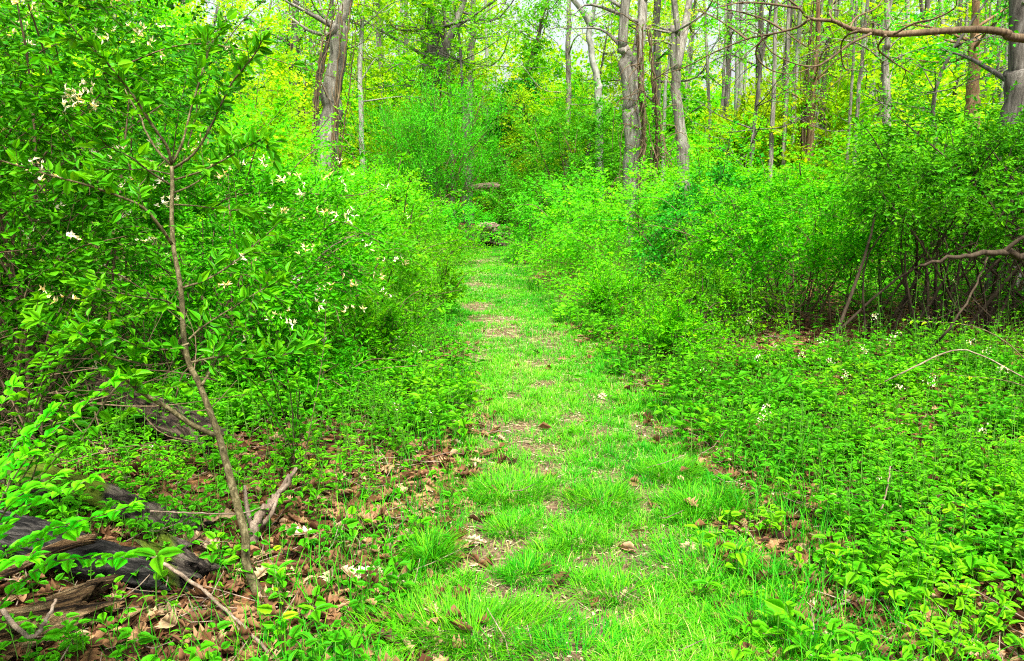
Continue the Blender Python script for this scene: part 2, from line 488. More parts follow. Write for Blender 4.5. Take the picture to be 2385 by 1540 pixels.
tr = MB()
keep = CLY < 30
cx, cy = CLX[keep], CLY[keep]
tx = unit(np.stack([np.gradient(cx), np.gradient(cy)], 1)); nx_ = np.stack([tx[:, 1], -tx[:, 0]], 1)
rows = []
acr = np.linspace(-1, 1, 13)
rngt = np.random.RandomState(3)
wl = .62 + .14 * (rngt.rand(len(cx)) - .5); wr = .62 + .14 * (rngt.rand(len(cx)) - .5)
for a in acr:
    w = np.where(a < 0, wl, wr) * a
    px, py = cx + nx_[:, 0] * w, cy + nx_[:, 1] * w
    rows.append(np.stack([px, py, hz(px, py) + .006 + .006 * (1 - a * a)], 1))
V = np.stack(rows, 1)
n0, n1 = V.shape[:2]
i = (np.arange(n0 - 1)[:, None] * n1 + np.arange(n1 - 1)[None]).ravel()
tr.add(V.reshape(-1, 3), q=np.stack([i, i + 1, i + n1 + 1, i + n1], 1))
tag(tr.build('trail', dirtmat()), 'bare earth footpath winding away under patches of grass', 'trail', kind='structure')


# ------------------------------------------------------------------ foliage builders
UP = np.array([0, 0, 1.])


def sprays(fol, twg, p, d, ln, K, L, Wd, rng, kind='lo', droop=.25, fwd=.5, nup=.8, nout=None, tint=None, twr=.003, twfrac=1.):
    """leafy twigs: p start points, d directions, ln lengths; K leaves on each"""
    n = len(p)
    d = unit(d)
    ln = np.broadcast_to(ln, (n,))
    t = (np.arange(K) + .6) / K
    pos = p[:, None] + d[:, None] * (ln[:, None] * t)[..., None] - UP * (droop * ln[:, None] * t ** 2)[..., None]
    tg = unit(d[:, None] - UP * (2 * droop * t)[None, :, None])
    side = unit(np.cross(tg, UP) + .01)
    sg = np.where(np.arange(K) % 2 == 0, 1., -1.)[None, :, None]
    ld = tg * fwd + side * sg * (1 - fwd * .6) + rng.normal(0, .28, (n, K, 3)) * np.array([1, 1, .8])
    ld[:, -1] = tg[:, -1] + rng.normal(0, .2, (n, 3))
    nr = UP * nup * .6 + rng.normal(0, .5, (n, K, 3))
    if nout is not None: nr = nr + nout[:, None] * .75
    sz = rng.uniform(.5, 1.3, (n, K)) * rng.uniform(.75, 1.25, (n, 1)) * (1 - .35 * t ** 2)
    base = (rng.random(n) if tint is None else tint)
    tt = np.clip(base[:, None] * .6 + rng.random((n, K)) * .4 + .12 * (t - .5), 0, 1)
    leaves(fol, pos.reshape(-1, 3), ld.reshape(-1, 3), nr.reshape(-1, 3), (sz * L).ravel(), (sz * Wd).ravel(), kind, tt.ravel())
    if twg is not None:
        s = rng.random(n) < twfrac
        a, dd, l2 = p[s], d[s], ln[s][:, None]
        m = a + dd * l2 * .5 - UP * droop * l2 * .25
        b = a + dd * l2 - UP * droop * l2
        sticks(twg, a, m, twr, twr * .8); sticks(twg, m, b, twr * .8, twr * .4)


def flowers(mb, p, rng, n=5, L=.018, Wd=.006):
    k = len(p)
    d = rng.normal(0, 1, (k, n, 3)) + UP * .6
    pp = np.repeat(p, n, 0) + rng.normal(0, .012, (k * n, 3))
    leaves(mb, pp, d.reshape(-1, 3), rng.normal(0, 1, (k * n, 3)), L * rng.uniform(.7, 1.3, k * n), Wd, 'mid', rng.random(k * n), curl=.3)


_BL = {}


def blossom_mesh(k):
    """a cluster of narrow pale honeysuckle petals"""
    if k not in _BL:
        r_ = np.random.RandomState(60 + k); mb = MB()
        n = 16
        c = np.repeat(r_.normal(0, .02, (4, 3)) * [1.6, 1.6, .6], 4, 0)
        leaves(mb, c, r_.normal(0, 1, (n, 3)) + UP * .9, r_.normal(0, 1, (n, 3)), .034 * r_.uniform(.7, 1.2, n), .010, 'mid', np.clip((.15 if k % 3 == 0 else .7) + r_.normal(0, .2, n), 0, 1), curl=.3)
        o = mb.build('blossom', M['flower']); _BL[k] = o.data
        bpy.data.objects.remove(o)
    return _BL[k]


def bush(name, label, cat, loc, seed, rx, ry, cz, rz, N=900, K=7, L=.04, Wd=.02, ln=.25, mat='honey', kind='lo', zmin=.05,
         canes=12, out=.7, up=.3, droop=.3, fwd=.5, stems=14, nflow=0, group=None, twmat='twig', lump=.5, shell=.2, bare=0, stemr=.012, reach=.06, twr=.003, basex=.3):
    rng = np.random.RandomState(seed)
    L, Wd, N, twr = L * 1.3, Wd * 1.65, int(N * 1.35), twr * .7
    root = thing(name, label, cat, (loc[0], loc[1], h1(loc[0], loc[1])), group)
    fol, tw = MB(), MB()
    dr = unit(rng.normal(0, 1, (N * 3, 3)))
    lob = unit(rng.normal(0, 1, (14, 3)))
    amp = rng.uniform(.3, 1, 14)
    bump = (np.clip((dr @ lob.T - .72) / .28, 0, 1) * amp).max(1)
    rad = (1 - lump * .6) + lump * bump
    u = 1 - np.abs(rng.normal(0, shell, len(dr)))
    u = np.where(rng.random(len(dr)) < reach * 1.6, u + rng.uniform(.05, .36, len(dr)), u)
    p = dr * (rad * np.clip(u, .15, 1.5))[:, None] * np.array([rx, ry, rz]) + np.array([0, 0, cz])
    p = p * (1 + .35 * (fbm(dr[:, 0] * 2.5 + seed, dr[:, 2] * 2.5 + dr[:, 1] * 2, seed) - .5))[:, None]
    ok = p[:, 2] > zmin + .15 * rng.random(len(p))
    p, dr = p[ok][:N], dr[ok][:N]
    cen = p[rng.choice(len(p), max(6, len(p) // 22), replace=False)]
    near = ((p[:, None] - cen[None]) ** 2).sum(-1).argmin(1)
    cl = rng.uniform(.25, .6, len(p))[:, None]
    p = p * (1 - cl) + cen[near] * cl
    n = len(p)
    d = dr * out + UP * up + rng.normal(0, .45, (n, 3))
    tint = np.clip(.5 + rng.normal(0, .22, n) + .25 * (vnoise(p[:, 0] * 1.7 + 9, p[:, 2] * 1.7 + p[:, 1], seed) - .5), 0, 1)
    sprays(fol, tw, p, d, ln * rng.uniform(.5, 1.5, n), K, L, Wd, rng, kind, droop, fwd, nout=dr, tint=tint, twr=twr, twfrac=.35)
    # stems from the base into the crown
    idx = rng.choice(n, min(stems, n), replace=False)
    for k in idx:
        e = p[k]
        b = np.array([rng.normal(0, rx * basex), rng.normal(0, ry * basex), -.05])
        mid = b * .5 + e * .5 + np.array([rng.normal(0, .1), rng.normal(0, .1), .12 * e[2]])
        c = smooth([b, mid, e], 8)
        tube(tw, c, np.linspace(stemr * rng.uniform(.6, 1.2), stemr * .3, 8), 5)
    for k in rng.choice(n, min(canes, n), replace=False):
        a = p[k]; dd = unit(dr[k] * np.array([1, 1, .5]) + UP * .75 + rng.normal(0, .25, 3))
        cl_ = rng.uniform(.35, .95) * min(1.4, rz * .7 + .4)
        c = smooth([a, a + dd * cl_ * .55, a + dd * cl_ + np.array([dd[0], dd[1], 0]) * .3 * cl_ - UP * rng.uniform(0, .45) * cl_], 12)
        tube(tw, c, np.linspace(.0045, .0015, 12) * (1 + loc[1] / 25), 4)
        m_ = int(cl_ * 16) + 3
        jj = rng.uniform(2, 11, m_); ii = jj.astype(int).clip(0, 10)
        q_ = c[ii] + (c[ii + 1] - c[ii]) * (jj - ii)[:, None]
        sprays(fol, None, q_, unit(c[ii + 1] - c[ii]) * .5 + rng.normal(0, .6, (m_, 3)), .1, 4, L, Wd, rng, kind, .2, .5, nout=np.repeat(dr[k][None], m_, 0), tint=np.clip(.62 + rng.normal(0, .15, m_), 0, 1))
    if bare:
        c0 = p[rng.choice(n, bare)] * rng.uniform(.3, .9, (bare, 1)); c0[:, 2] = np.abs(rng.normal(0, cz * .5, bare)) * .8 + .05
        dd = unit(rng.normal(0, 1, (bare, 3)) + UP * .2) * rng.uniform(.2, .7, (bare, 1))
        m = c0 + dd * .5 + rng.normal(0, .04, (bare, 3))
        sticks(tw, c0, m, .004, .003, 4); sticks(tw, m, c0 + dd, .003, .0015, 4)
    tw.build('stems', M[twmat], root)
    fol.build('foliage', M[mat], root)
    if nflow:
        cand = np.where((p[:, 1] < ry * .1) & (p[:, 2] > cz * .55))[0]
        k = rng.choice(cand, min(nflow, len(cand)), replace=False)
        for q, i in enumerate(k):
            b_ = bpy.data.objects.new('blossom', blossom_mesh(q % 8)); COL.objects.link(b_); b_.parent = root
            b_.location = p[i] + unit(d[i]) * .12 + unit(dr[i]) * .16 + UP * .03
            b_.rotation_euler = (rng.normal(0, .4), rng.normal(0, .4), rng.random() * 6.28)
    return root


def tree(name, label, pts, r, seed, mat='bark', crown='bright', limbs=10, llen=2.5, lbase=.35, nsp=6, K=8, L=.06, Wd=.035, fork=None, group=None, up=.5, ext=9., vis=True, leafln=.35):
    """pts: trunk polyline from the ground up (world); ext: extra trunk height above the last point"""
    rng = np.random.RandomState(seed)
    pts = np.asarray(pts, float)
    base = pts[0].copy()
    base[2] = h1(base[0], base[1])
    root = thing(name, label, 'tree', base, group)
    top = pts[-1] + unit(pts[-1] - pts[-2]) * ext + np.array([rng.normal(0, .4), rng.normal(0, .4), 0])
    loc = np.vstack([pts, top]) - base
    loc[0, 2] = -.15
    n = max(14, int(loc[-1, 2] * 2.2))
    c = smooth(loc, n)
    c[1:-1, :2] += rng.normal(0, r * .12, (n - 2, 2))
    rr = r * (1 - .72 * np.linspace(0, 1, n) ** 1.1); rr[0] *= 1.5; rr[1] *= 1.12
    tb = MB(); tube(tb, c, rr, 12, .09, seed)
    fol = MB()
    extra = []
    if fork is not None:
        f = smooth(np.asarray(fork, float) - base, 14)
        tube(tb, f, np.linspace(r * .75, r * .3, 14), 10, .08, seed + 1)
        extra.append(f)
    lb = tb
    P0, D0 = [], []
    for k in range(limbs):
        f = lbase + (1 - lbase) * rng.random() ** .9
        src = c if not extra or rng.random() < .7 else extra[0]
        i = min(int(f * (len(src) - 1)), len(src) - 2)
        a = src[i]
        az = rng.random() * 2 * math.pi
        ll = llen * rng.uniform(.5, 1.2) * (1.1 - .5 * f)
        dv = np.array([math.cos(az), math.sin(az), up * rng.uniform(.2, 1.3)])
        dv /= np.linalg.norm(dv)
        b = a + dv * ll * .5 + rng.normal(0, .12, 3) * ll
        e = a + dv * ll + UP * rng.uniform(-.25, .2) * ll
        cc = smooth([a, b, e], 9)
        r0 = max(r * .32 * (1.1 - f * .6), .012)
        tube(lb, cc, np.linspace(r0, .005, 9), 5, .05)
        for s in range(nsp):
            j = rng.randint(2, 9)
            sd = unit(dv + rng.normal(0, .8, 3)); sl = rng.uniform(.3, 1.) * ll * .35
            q0 = cc[j]; q1 = q0 + sd * sl
            sticks(lb, q0, q1, .008, .003, 4)
            m = 4
            for u in np.linspace(.3, 1, m):
                P0.append(q0 + sd * sl * u); D0.append(sd + rng.normal(0, .7, 3))
    tb.build('trunk', M[mat], root)
    if P0:
        P0 = np.array(P0); D0 = np.array(D0)
        sprays(fol, lb if False else None, P0, D0, leafln * rng.uniform(.6, 1.4, len(P0)), K, L, Wd, rng, 'lo', .3, .45)
        fol.build('crown', M[crown], root)
    return root


def vine(name, label, pts, r, seed, N=500, L=.05, Wd=.045, mat='ivy', hang=10, strands=4, out=.22, group=None, vmat='twig', ln=.22):
    """a climbing plant round the trunk line pts (world) of radius r"""
    rng = np.random.RandomState(seed)
    pts = np.asarray(pts, float)
    base = pts[0].copy(); root = thing(name, label, 'vine', base, group)
    c = smooth(pts - base, 40)
    st, fol = MB(), MB()
    for s in range(strands):
        ph = rng.random() * 6.28; tw = rng.uniform(-2, 2)
        tt = np.linspace(0, 1, 40)
        off = np.stack([np.cos(ph + tw * tt), np.sin(ph + tw * tt), 0 * tt], 1) * (r * 1.02 + .02 + .12 * rng.random() * np.sin(tt * 3.1) ** 2)[:, None]
        tube(st, c + off + rng.normal(0, .012, (40, 3)), np.linspace(.03, .012, 40) * rng.uniform(.5, 1.2), 5)
    for s in range(hang):
        k = rng.randint(8, 40); az = rng.random() * 6.28
        a = c[k] + np.array([math.cos(az), math.sin(az), 0]) * r
        b = a + np.array([math.cos(az), math.sin(az), 0]) * rng.uniform(.15, .6) + UP * rng.uniform(-.5, .3)
        e = b + np.array([rng.normal(0, .2), rng.normal(0, .2), -rng.uniform(.3, 1.4)])
        tube(st, smooth([a, b, e], 8), np.linspace(.011, .004, 8), 4)
    st.build('stems', M[vmat], root)
    k = rng.randint(0, 40, N)
    lumps = vnoise(k * .25, np.zeros(N), seed) > .22
    k = k[lumps]; N = len(k)
    az = rng.random(N) * 6.28
    o = np.stack([np.cos(az), np.sin(az), np.zeros(N)], 1)
    p = c[k] + o * (r + np.abs(rng.normal(0, out * .6, N)))[:, None] + rng.normal(0, .08, (N, 3))
    sprays(fol, None, p, o + rng.normal(0, .5, (N, 3)), ln * rng.uniform(.5, 1.4, N), 7, L, Wd, rng, 'lo', .5, .4, nup=.3, nout=o * 1.5)
    fol.build('leaves', M[mat], root)
    return root


def W2(x, y):
    g_ = G(x, y); return (g_[0], g_[1])


# ------------------------------------------------------------------ shrubs flanking the trail, near to far
bush('honeysuckle_bush', 'tall flowering honeysuckle with white and yellow blossoms at upper left edge', 'bush', (-3.35, 4.9), 11,
     1.25, 1.1, 2.05, 1.25, N=1500, K=8, L=.05, Wd=.024, ln=.32, mat='honey', kind='mid', zmin=1.0, stems=26, nflow=98, bare=160, lump=.5, droop=.4, stemr=.014)
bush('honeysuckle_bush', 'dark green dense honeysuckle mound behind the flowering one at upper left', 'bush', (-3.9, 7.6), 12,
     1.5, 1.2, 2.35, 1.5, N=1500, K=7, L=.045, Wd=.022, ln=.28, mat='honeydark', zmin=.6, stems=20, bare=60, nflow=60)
bush('honeysuckle_bush', 'spreading honeysuckle with pale blossoms right behind the sapling', 'bush', (-2.25, 5.9), 13,
     1.35, 1.0, .95, .85, N=1700, K=7, L=.045, Wd=.021, ln=.28, mat='honey', kind='mid', zmin=.35, stems=26, nflow=60, bare=150, stemr=.01)
bush('honeysuckle_bush', 'low leafy honeysuckle hiding the dark twiggy hollow at the left edge', 'bush', (-3.0, 4.35), 14,
     .95, .7, 1.0, .5, N=650, K=7, L=.045, Wd=.022, ln=.28, mat='honey', kind='mid', zmin=.62, stems=24, bare=220, nflow=20)
bush('weedy_shrub', 'light green weedy shrub left of the bare trail patch', 'bush', (-1.75, 8.1), 15,
     1.0, 1.0, .55, .72, N=1300, K=7, L=.04, Wd=.016, ln=.26, mat='rose', zmin=.05, stems=14, up=.7, out=.5, nflow=10)
bush('weedy_shrub', 'pale yellow green shrub bank left of the trail bend', 'bush', (-2.9, 10.6), 16,
     1.6, 1.4, .9, 1.0, N=1700, K=7, L=.045, Wd=.017, ln=.3, mat='rose', zmin=.05, stems=14, up=.6, out=.5, nflow=25)
bush('weedy_shrub', 'bright upright shrub between honeysuckle bank and feathery shrub', 'bush', (-2.6, 14.2), 17,
     1.6, 1.4, .95, 1.05, N=1600, K=7, L=.05, Wd=.02, ln=.32, mat='rose', zmin=.05, stems=14, up=.6, out=.5)
bush('weedy_shrub', 'lime green leafy shrub mound left below the twin vine trunks', 'bush', (-5.0, 13.0), 18,
     2.0, 1.6, 1.4, 1.4, N=1700, K=7, L=.055, Wd=.026, ln=.34, mat='bright', zmin=.1, stems=16)
bush('leafy_shrub', 'sunlit lime green rounded shrub rising above the honeysuckle at upper left', 'bush', (-5.5, 11.6), 19,
     1.35, 1.3, 3.0, 1.5, N=1500, K=7, L=.055, Wd=.028, ln=.32, mat='bright', zmin=.8, stems=20, up=.5)
bush('leafy_shrub', 'yellow green tall shrub beneath the pale sky gap at upper left', 'bush', (-5.2, 15.0), 20,
     1.7, 1.4, 2.6, 1.9, N=1500, K=7, L=.06, Wd=.03, ln=.35, mat='yellow', zmin=.5, stems=18)
bush('feathery_shrub', 'large feathery fine leaved shrub on slanting stems beside the trail bend', 'bush', (-2.15, 21.5), 21,
     2.35, 1.8, 2.3, 1.85, N=3000, K=8, L=.06, Wd=.018, ln=.55, mat='feather', zmin=.3, out=.45, up=.9, droop=.05, fwd=.8, stems=30, stemr=.028, lump=.7, shell=.4, reach=.12, basex=.07, twr=.005)
bush('feathery_shrub', 'fine leaved lower shrub skirt beside the deadwood heap', 'bush', (-1.35, 20.2), 22,
     .95, .9, .45, .65, N=700, K=7, L=.05, Wd=.018, ln=.3, mat='feather', zmin=.05, up=.7, stems=10)
bush('multiflora_rose', 'broad bright rose mound right of the trail bend', 'bush', (2.0, 12.4), 31,
     1.75, 1.5, .7, 1.0, N=2300, K=8, L=.04, Wd=.02, ln=.34, mat='rose', zmin=.02, droop=.5, stems=20, lump=.6, reach=.09)
bush('multiflora_rose', 'rose thicket at the trail edge just past the grassy bend', 'bush', (1.15, 16.6), 32,
     1.35, 1.6, .75, .9, N=1500, K=8, L=.045, Wd=.022, ln=.34, mat='feather', zmin=.02, droop=.5, stems=16, lump=.6)
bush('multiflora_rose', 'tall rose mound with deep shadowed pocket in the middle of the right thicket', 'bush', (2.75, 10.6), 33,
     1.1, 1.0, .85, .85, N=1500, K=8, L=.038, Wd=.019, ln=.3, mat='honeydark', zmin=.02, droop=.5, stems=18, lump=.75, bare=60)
bush('multiflora_rose', 'arching rose bush with bare canes over dark hollow right of the trail', 'bush', (3.1, 8.5), 34,
     1.25, .95, .95, .62, N=1700, K=8, L=.04, Wd=.02, ln=.32, mat='rose', kind='mid', zmin=.5, droop=.5, stems=26, lump=.65, bare=170, reach=.1)
bush('multiflora_rose', 'dense green rose bank at the right edge above tangled dark canes', 'bush', (4.35, 7.3), 35,
     1.3, .9, 1.38, .55, N=1600, K=8, L=.042, Wd=.022, ln=.32, mat='feather', kind='mid', zmin=.85, droop=.5, stems=44, lump=.5, bare=260, twmat='twigdark', stemr=.016, basex=.5)
bush('multiflora_rose', 'low rose skirt trailing onto the herbs in front of the dark hollow', 'bush', (1.95, 7.9), 36,
     .6, .5, .32, .42, N=350, K=7, L=.04, Wd=.02, ln=.26, mat='rose', kind='mid', zmin=.03, droop=.4, stems=12, bare=50, twmat='twigdark')
bush('leafy_shrub', 'bright leafy shrub behind the right rose bank below the bare branch', 'bush', (5.7, 11.2), 37,
     1.6, 1.3, 1.15, .95, N=1500, K=7, L=.05, Wd=.026, ln=.34, mat='bright', zmin=.2, stems=18)
bush('leafy_shrub', 'deep green tall shrub against the dark trunk at the right edge', 'bush', (5.3, 8.1), 38,
     1.0, .8, 1.2, .68, N=700, K=8, L=.05, Wd=.03, ln=.34, mat='honey', kind='mid', zmin=.6, stems=16, bare=50)
bush('leafy_shrub', 'yellow green shrub under the twin leaning trunks right of centre', 'bush', (3.9, 14.6), 39,
     1.6, 1.4, .95, .95, N=1500, K=7, L=.05, Wd=.024, ln=.34, mat='rose', zmin=.05, stems=16)
bush('leafy_shrub', 'airy lime shrub with dark branching stems over the trail end', 'bush', (2.0, 22.5), 40,
     2.3, 1.6, 2.5, 1.6, N=1900, K=7, L=.06, Wd=.028, ln=.4, mat='feather', zmin=.6, stems=26, stemr=.024, basex=.12, up=.5, shell=.3)
bush('leafy_shrub', 'golden green small tree shrub left of the lime shrub over the trail end', 'bush', (1.0, 26.5), 41,
     1.7, 1.4, 2.9, 1.5, N=1200, K=7, L=.06, Wd=.03, ln=.4, mat='yellow', zmin=.8, stems=16, stemr=.02, basex=.1)
bush('leafy_shrub', 'thicket of thin upright stems closing the far end of the trail', 'bush', (.7, 24.5), 42,
     1.5, 1.0, .8, .9, N=1000, K=7, L=.055, Wd=.024, ln=.4, mat='feather', zmin=.1, stems=40, up=1., out=.3, bare=60)
bush('leafy_shrub', 'broad green shrub in the right middle distance before thin pale trunks', 'bush', (7.6, 14.8), 43,
     2.2, 1.5, 1.15, 1.05, N=1700, K=7, L=.055, Wd=.028, ln=.36, mat='bright', zmin=.1, stems=18)

for k, (x_, y_, sx, hz_, mt, lab) in enumerate([
        (-.25, 27.4, 1.1, .8, 'bright', 'rounded bright shrub at the foot of the ivy covered leaning trunk'),
        (-3.6, 27.5, 1.9, 1.6, 'yellow', 'yellow green shrub behind the feathery shrub beside the trail end'),
        (.2, 30.0, 1.8, 1.1, 'bright', 'low bright shrub straight behind the trail end'),
        (3.4, 29.0, 2.0, 1.7, 'yellow', 'glowing yellow green shrub right behind the airy lime shrub'),
        (5.6, 20.5, 1.8, 1.4, 'bright', 'lime shrub between stout twin trunk and grey curved trunk'),
        (-7.5, 21.5, 2.2, 2.0, 'yellow', 'yellow green shrub behind the thick vine wrapped trunk'),
        (9.8, 20.0, 2.2, 1.3, 'yellow', 'pale lime shrub at the foot of the pale trunk pair'),
        (8.3, 11.2, 1.5, 1.05, 'bright', 'light green shrub at the far right below the brown trunk')]):
    bush('leafy_shrub', lab, 'bush', (x_, y_), 60 + k, sx, sx * .8, hz_, hz_ * .9, N=1300, K=7, L=.065, Wd=.033, ln=.4, mat=mt, zmin=.05, up=.5, stems=14, shell=.3)
for k, (x_, y_, sx, hh_, mt, lab) in enumerate([
        (-1.25, 6.6, .5, .42, 'rose', 'small leafy weed clump by the pale stone'),
        (-1.55, 5.4, .5, .45, 'honey', 'knee high honeysuckle clump right of the sapling'),
        (-1.0, 9.6, .55, .5, 'rose', 'weed clump at the left verge beside the bare trail patch'),
        (-1.5, 12.5, .8, .6, 'rose', 'weed clump at the left verge before the trail bend'),
        (-1.25, 16.0, .8, .6, 'bright', 'low weed clump at the left verge near the trail bend'),
        (1.15, 9.2, .5, .38, 'rose', 'weed clump at the right verge beside the bare trail patch'),
        (1.45, 7.1, .5, .35, 'bright', 'knee high weed clump between trail and dark hollow')]):
    bush('weed_clump', lab, 'weeds', (x_, y_), 80 + k, sx, sx * .8, hh_ * .6, hh_ * .8, N=300, K=7, L=.04, Wd=.018, ln=.24, mat=mt, kind='mid', zmin=.02, up=.9, out=.4, stems=16, shell=.4, stemr=.005, twmat='twig')

# ------------------------------------------------------------------ named trees
def TP(d, *xy):
    pp = [P(x, y, d) for x, y in xy]
    b = pp[0].copy(); b[2] = h1(b[0], b[1])
    # extend straight down to the ground
    dx = (pp[1][0] - pp[0][0]) / max(pp[1][2] - pp[0][2], .1)
    b[0] = pp[0][0] - dx * .4 * max(pp[0][2], 0)
    return [b] + pp


T = TP(18, (762, 330), (775, 200), (795, 60), (803, 0))
tree('vine_wrapped_tree', 'thick grey trunk wrapped in vines left of centre', T, .27, 101, 'bark', 'bright', 9, 3, .5, L=.07, Wd=.04)
vine('climbing_vine', 'woody vines climbing the thick grey trunk left of centre', T, .28, 102, N=200, hang=26, strands=9, mat='bright', vmat='twig')
T = TP(18.6, (735, 260), (742, 190), (765, 90), (775, 0))
tree('slender_tree', 'slim dark stem leaning against the thick vine wrapped trunk', T, .085, 103, 'barkdark', 'bright', 6, 1.8, .5)
T = TP(21, (683, 245), (686, 120), (690, 0))
tree('ivy_covered_tree', 'leafy vine draped trunk left of the thick grey trunk', T, .17, 104, 'barkdark', 'bright', 8, 2.6, .4)
vine('climbing_vine', 'green leaved creeper covering the trunk left of the thick grey one', T, .18, 105, N=900, hang=20, mat='bright', strands=5, out=.35)
T = TP(25, (1003, 235), (1005, 150), (1012, 60), (1012, 0))
tree('ivy_covered_tree', 'dark forked trunk above the feathery shrub', T, .24, 106, 'barkdark', 'bright', 14, 4., .25, nsp=8, L=.08, Wd=.045,
     fork=[P(1012, 205, 25), P(1030, 130, 25), P(1062, 55, 25), P(1095, -40, 25.5)])
vine('climbing_vine', 'dark creeper stems on the forked trunk above the feathery shrub', T, .25, 107, N=260, hang=24, mat='bright', vmat='twigdark', strands=7)
T = TP(27, (1090, 310), (1092, 230), (1098, 100), (1103, 0))
tree('grey_tree', 'straight grey trunk right of the dark forked one', T, .2, 108, 'bark', 'bright', 9, 3, .4, L=.08, Wd=.045)
T = TP(28, (1185, 330), (1200, 260), (1245, 120), (1270, 0))
tree('ivy_covered_tree', 'leaning trunk smothered in creeper over the trail end', T, .12, 109, 'bark', 'bright', 9, 2.2, .4, L=.09, Wd=.055)
vine('climbing_vine', 'bright creeper hiding the upper half of the leaning trunk over the trail end', [P(1225, 190, 28), P(1248, 100, 28), P(1275, -20, 28)], .12, 160, N=900, hang=8, mat='bright', out=.5, L=.08, Wd=.06)
vine('ivy', 'dark ivy mass on the lower part of the leaning trunk over the trail end', [P(1165, 320, 27.8), P(1190, 270, 27.8), P(1215, 190, 28)], .2, 110, N=1500, hang=4, mat='ivy', out=.5, L=.08, Wd=.07)
T = TP(23, (1395, 245), (1392, 190), (1372, 90), (1378, 30), (1385, 0))
tree('lichen_tree', 'crooked lichen speckled trunk left of the twin trunks', T, .125, 111, 'barkpale', 'yellow', 6, 2.2, .5,
     fork=[P(1376, 60, 23), P(1355, 25, 23), P(1325, -10, 23), P(1290, -50, 23.3)])
T = TP(16.5, (1472, 300), (1466, 240), (1456, 120), (1458, 0))
tree('twin_trunk_tree', 'stout brown grey twin trunk right of centre', T, .21, 112, 'bark', 'bright', 8, 2.8, .55,
     fork=[P(1478, 230, 16.6), P(1486, 130, 16.7), P(1496, 40, 16.8), P(1503, -60, 17)])
vine('climbing_vine', 'tangled brown vines hanging beside the stout twin trunk', TP(16.2, (1508, 380), (1512, 300), (1505, 200), (1500, 60)), .12, 113, N=330, hang=50, strands=12, mat='rose', out=.5, L=.05, Wd=.03)
T = TP(18.5, (1592, 365), (1585, 300), (1570, 150), (1572, 60), (1570, 0))
tree('grey_tree', 'smooth grey curved trunk right of the stout twin trunk', T, .16, 114, 'bark', 'yellow', 8, 2.8, .5,
     fork=[P(1573, 165, 18.5), P(1590, 90, 18.6), P(1606, 0, 18.8), P(1612, -60, 19)])
T = TP(24, (1547, 280), (1550, 200), (1560, 130), (1563, 60))
tree('slender_tree', 'thin whitish crooked stem between twin trunk and grey curved trunk', T, .06, 115, 'barkpale', 'yellow', 4, 1.4, .5)
T = TP(20, (1886, 345), (1893, 240), (1898, 150), (1905, 0))
tree('slender_tree', 'brown trunk with hanging dead vines among thin trees at right', T, .11, 116, 'barkbrown', 'bright', 8, 2.4, .3)
vine('climbing_vine', 'dead brown vines hanging on the brown trunk among thin trees at right', T, .12, 117, N=120, hang=30, strands=6, mat='rose')
T = TP(21, (2003, 340), (2005, 260), (2013, 150), (2010, 0))
tree('pale_trunk_tree', 'pale smooth trunk with broken white stub, left one of a close pair', T, .12, 118, 'barkpale', 'bright', 6, 2.4, .4)
T = TP(21.3, (2014, 370), (2018, 290), (2036, 150), (2032, 0))
tree('pale_trunk_tree', 'pale smooth trunk leaning right, right one of a close pair', T, .11, 119, 'barkpale', 'bright', 6, 2.4, .4)
T = TP(18, (2064, 440), (2066, 300), (2062, 120), (2066, 0))
tree('slender_tree', 'straight brown grey trunk right of the pale pair', T, .12, 120, 'bark', 'bright', 8, 2.6, .4)
T = TP(22, (2116, 390), (2114, 280), (2118, 120), (2112, 0))
tree('pale_trunk_tree', 'tall pale straight trunk in front of the white sky gap at right', T, .13, 121, 'barkpale', 'bright', 7, 2.6, .4)
T = TP(13, (2262, 300), (2265, 200), (2270, 80), (2272, 0))
tree('brown_tree', 'smooth brown trunk left of the dark trunk at the right edge', T, .13, 122, 'barkbrown', 'honey', 6, 2.2, .45)
T = TP(9, (2352, 420), (2355, 330), (2362, 170), (2368, 0))
tree('dark_bark_tree', 'large dark furrowed trunk at the right edge', T, .175, 123, 'barkdark', 'honey', 5, 2., .55, L=.07, Wd=.05)
for k, (x0, x1, d, lab, mt) in enumerate([
        (1655, 1640, 24, 'thin grey trunk at the pale sky gap right of the curved trunk', 'bark'),
        (1712, 1718, 26, 'thin whitish trunk in the brightest sky gap right of centre', 'barkpale'),
        (1762, 1768, 23, 'thin dark trunk right of the brightest sky gap', 'barkdark'),
        (1842, 1850, 25, 'thin grey trunk behind the drooping bare twigs', 'bark'),
        (2150, 2146, 25, 'slim dark trunk right of the tall pale one', 'barkdark'),
        (2195, 2190, 24, 'slim grey trunk between pale trunk and brown trunk', 'bark'),
        (2225, 2232, 27, 'slim pale trunk beside the brown trunk', 'barkpale'),
        (420, 428, 22, 'grey trunk top showing above the sunlit shrub at upper left', 'bark'),
        (512, 520, 26, 'grey trunk behind leaves at the upper left sky gap', 'bark'),
        (600, 632, 28, 'leaning bare grey trunk in the upper left sky gap', 'barkpale'),
        (1135, 1130, 30, 'thin whitish stem right of the straight grey trunk', 'barkpale'),
        (1320, 1325, 26, 'thin trunk in the sky gap over the ivy mass', 'bark')]):
    T = TP(d, (x0, 380), ((x0 + x1) / 2 + 2, 200), (x1, 0))
    tree('slender_tree', lab, T, .075 + .03 * (k % 3), 130 + k, mt, 'yellow' if k % 2 else 'bright', 9, 2.3, .22, nsp=4, ext=5)

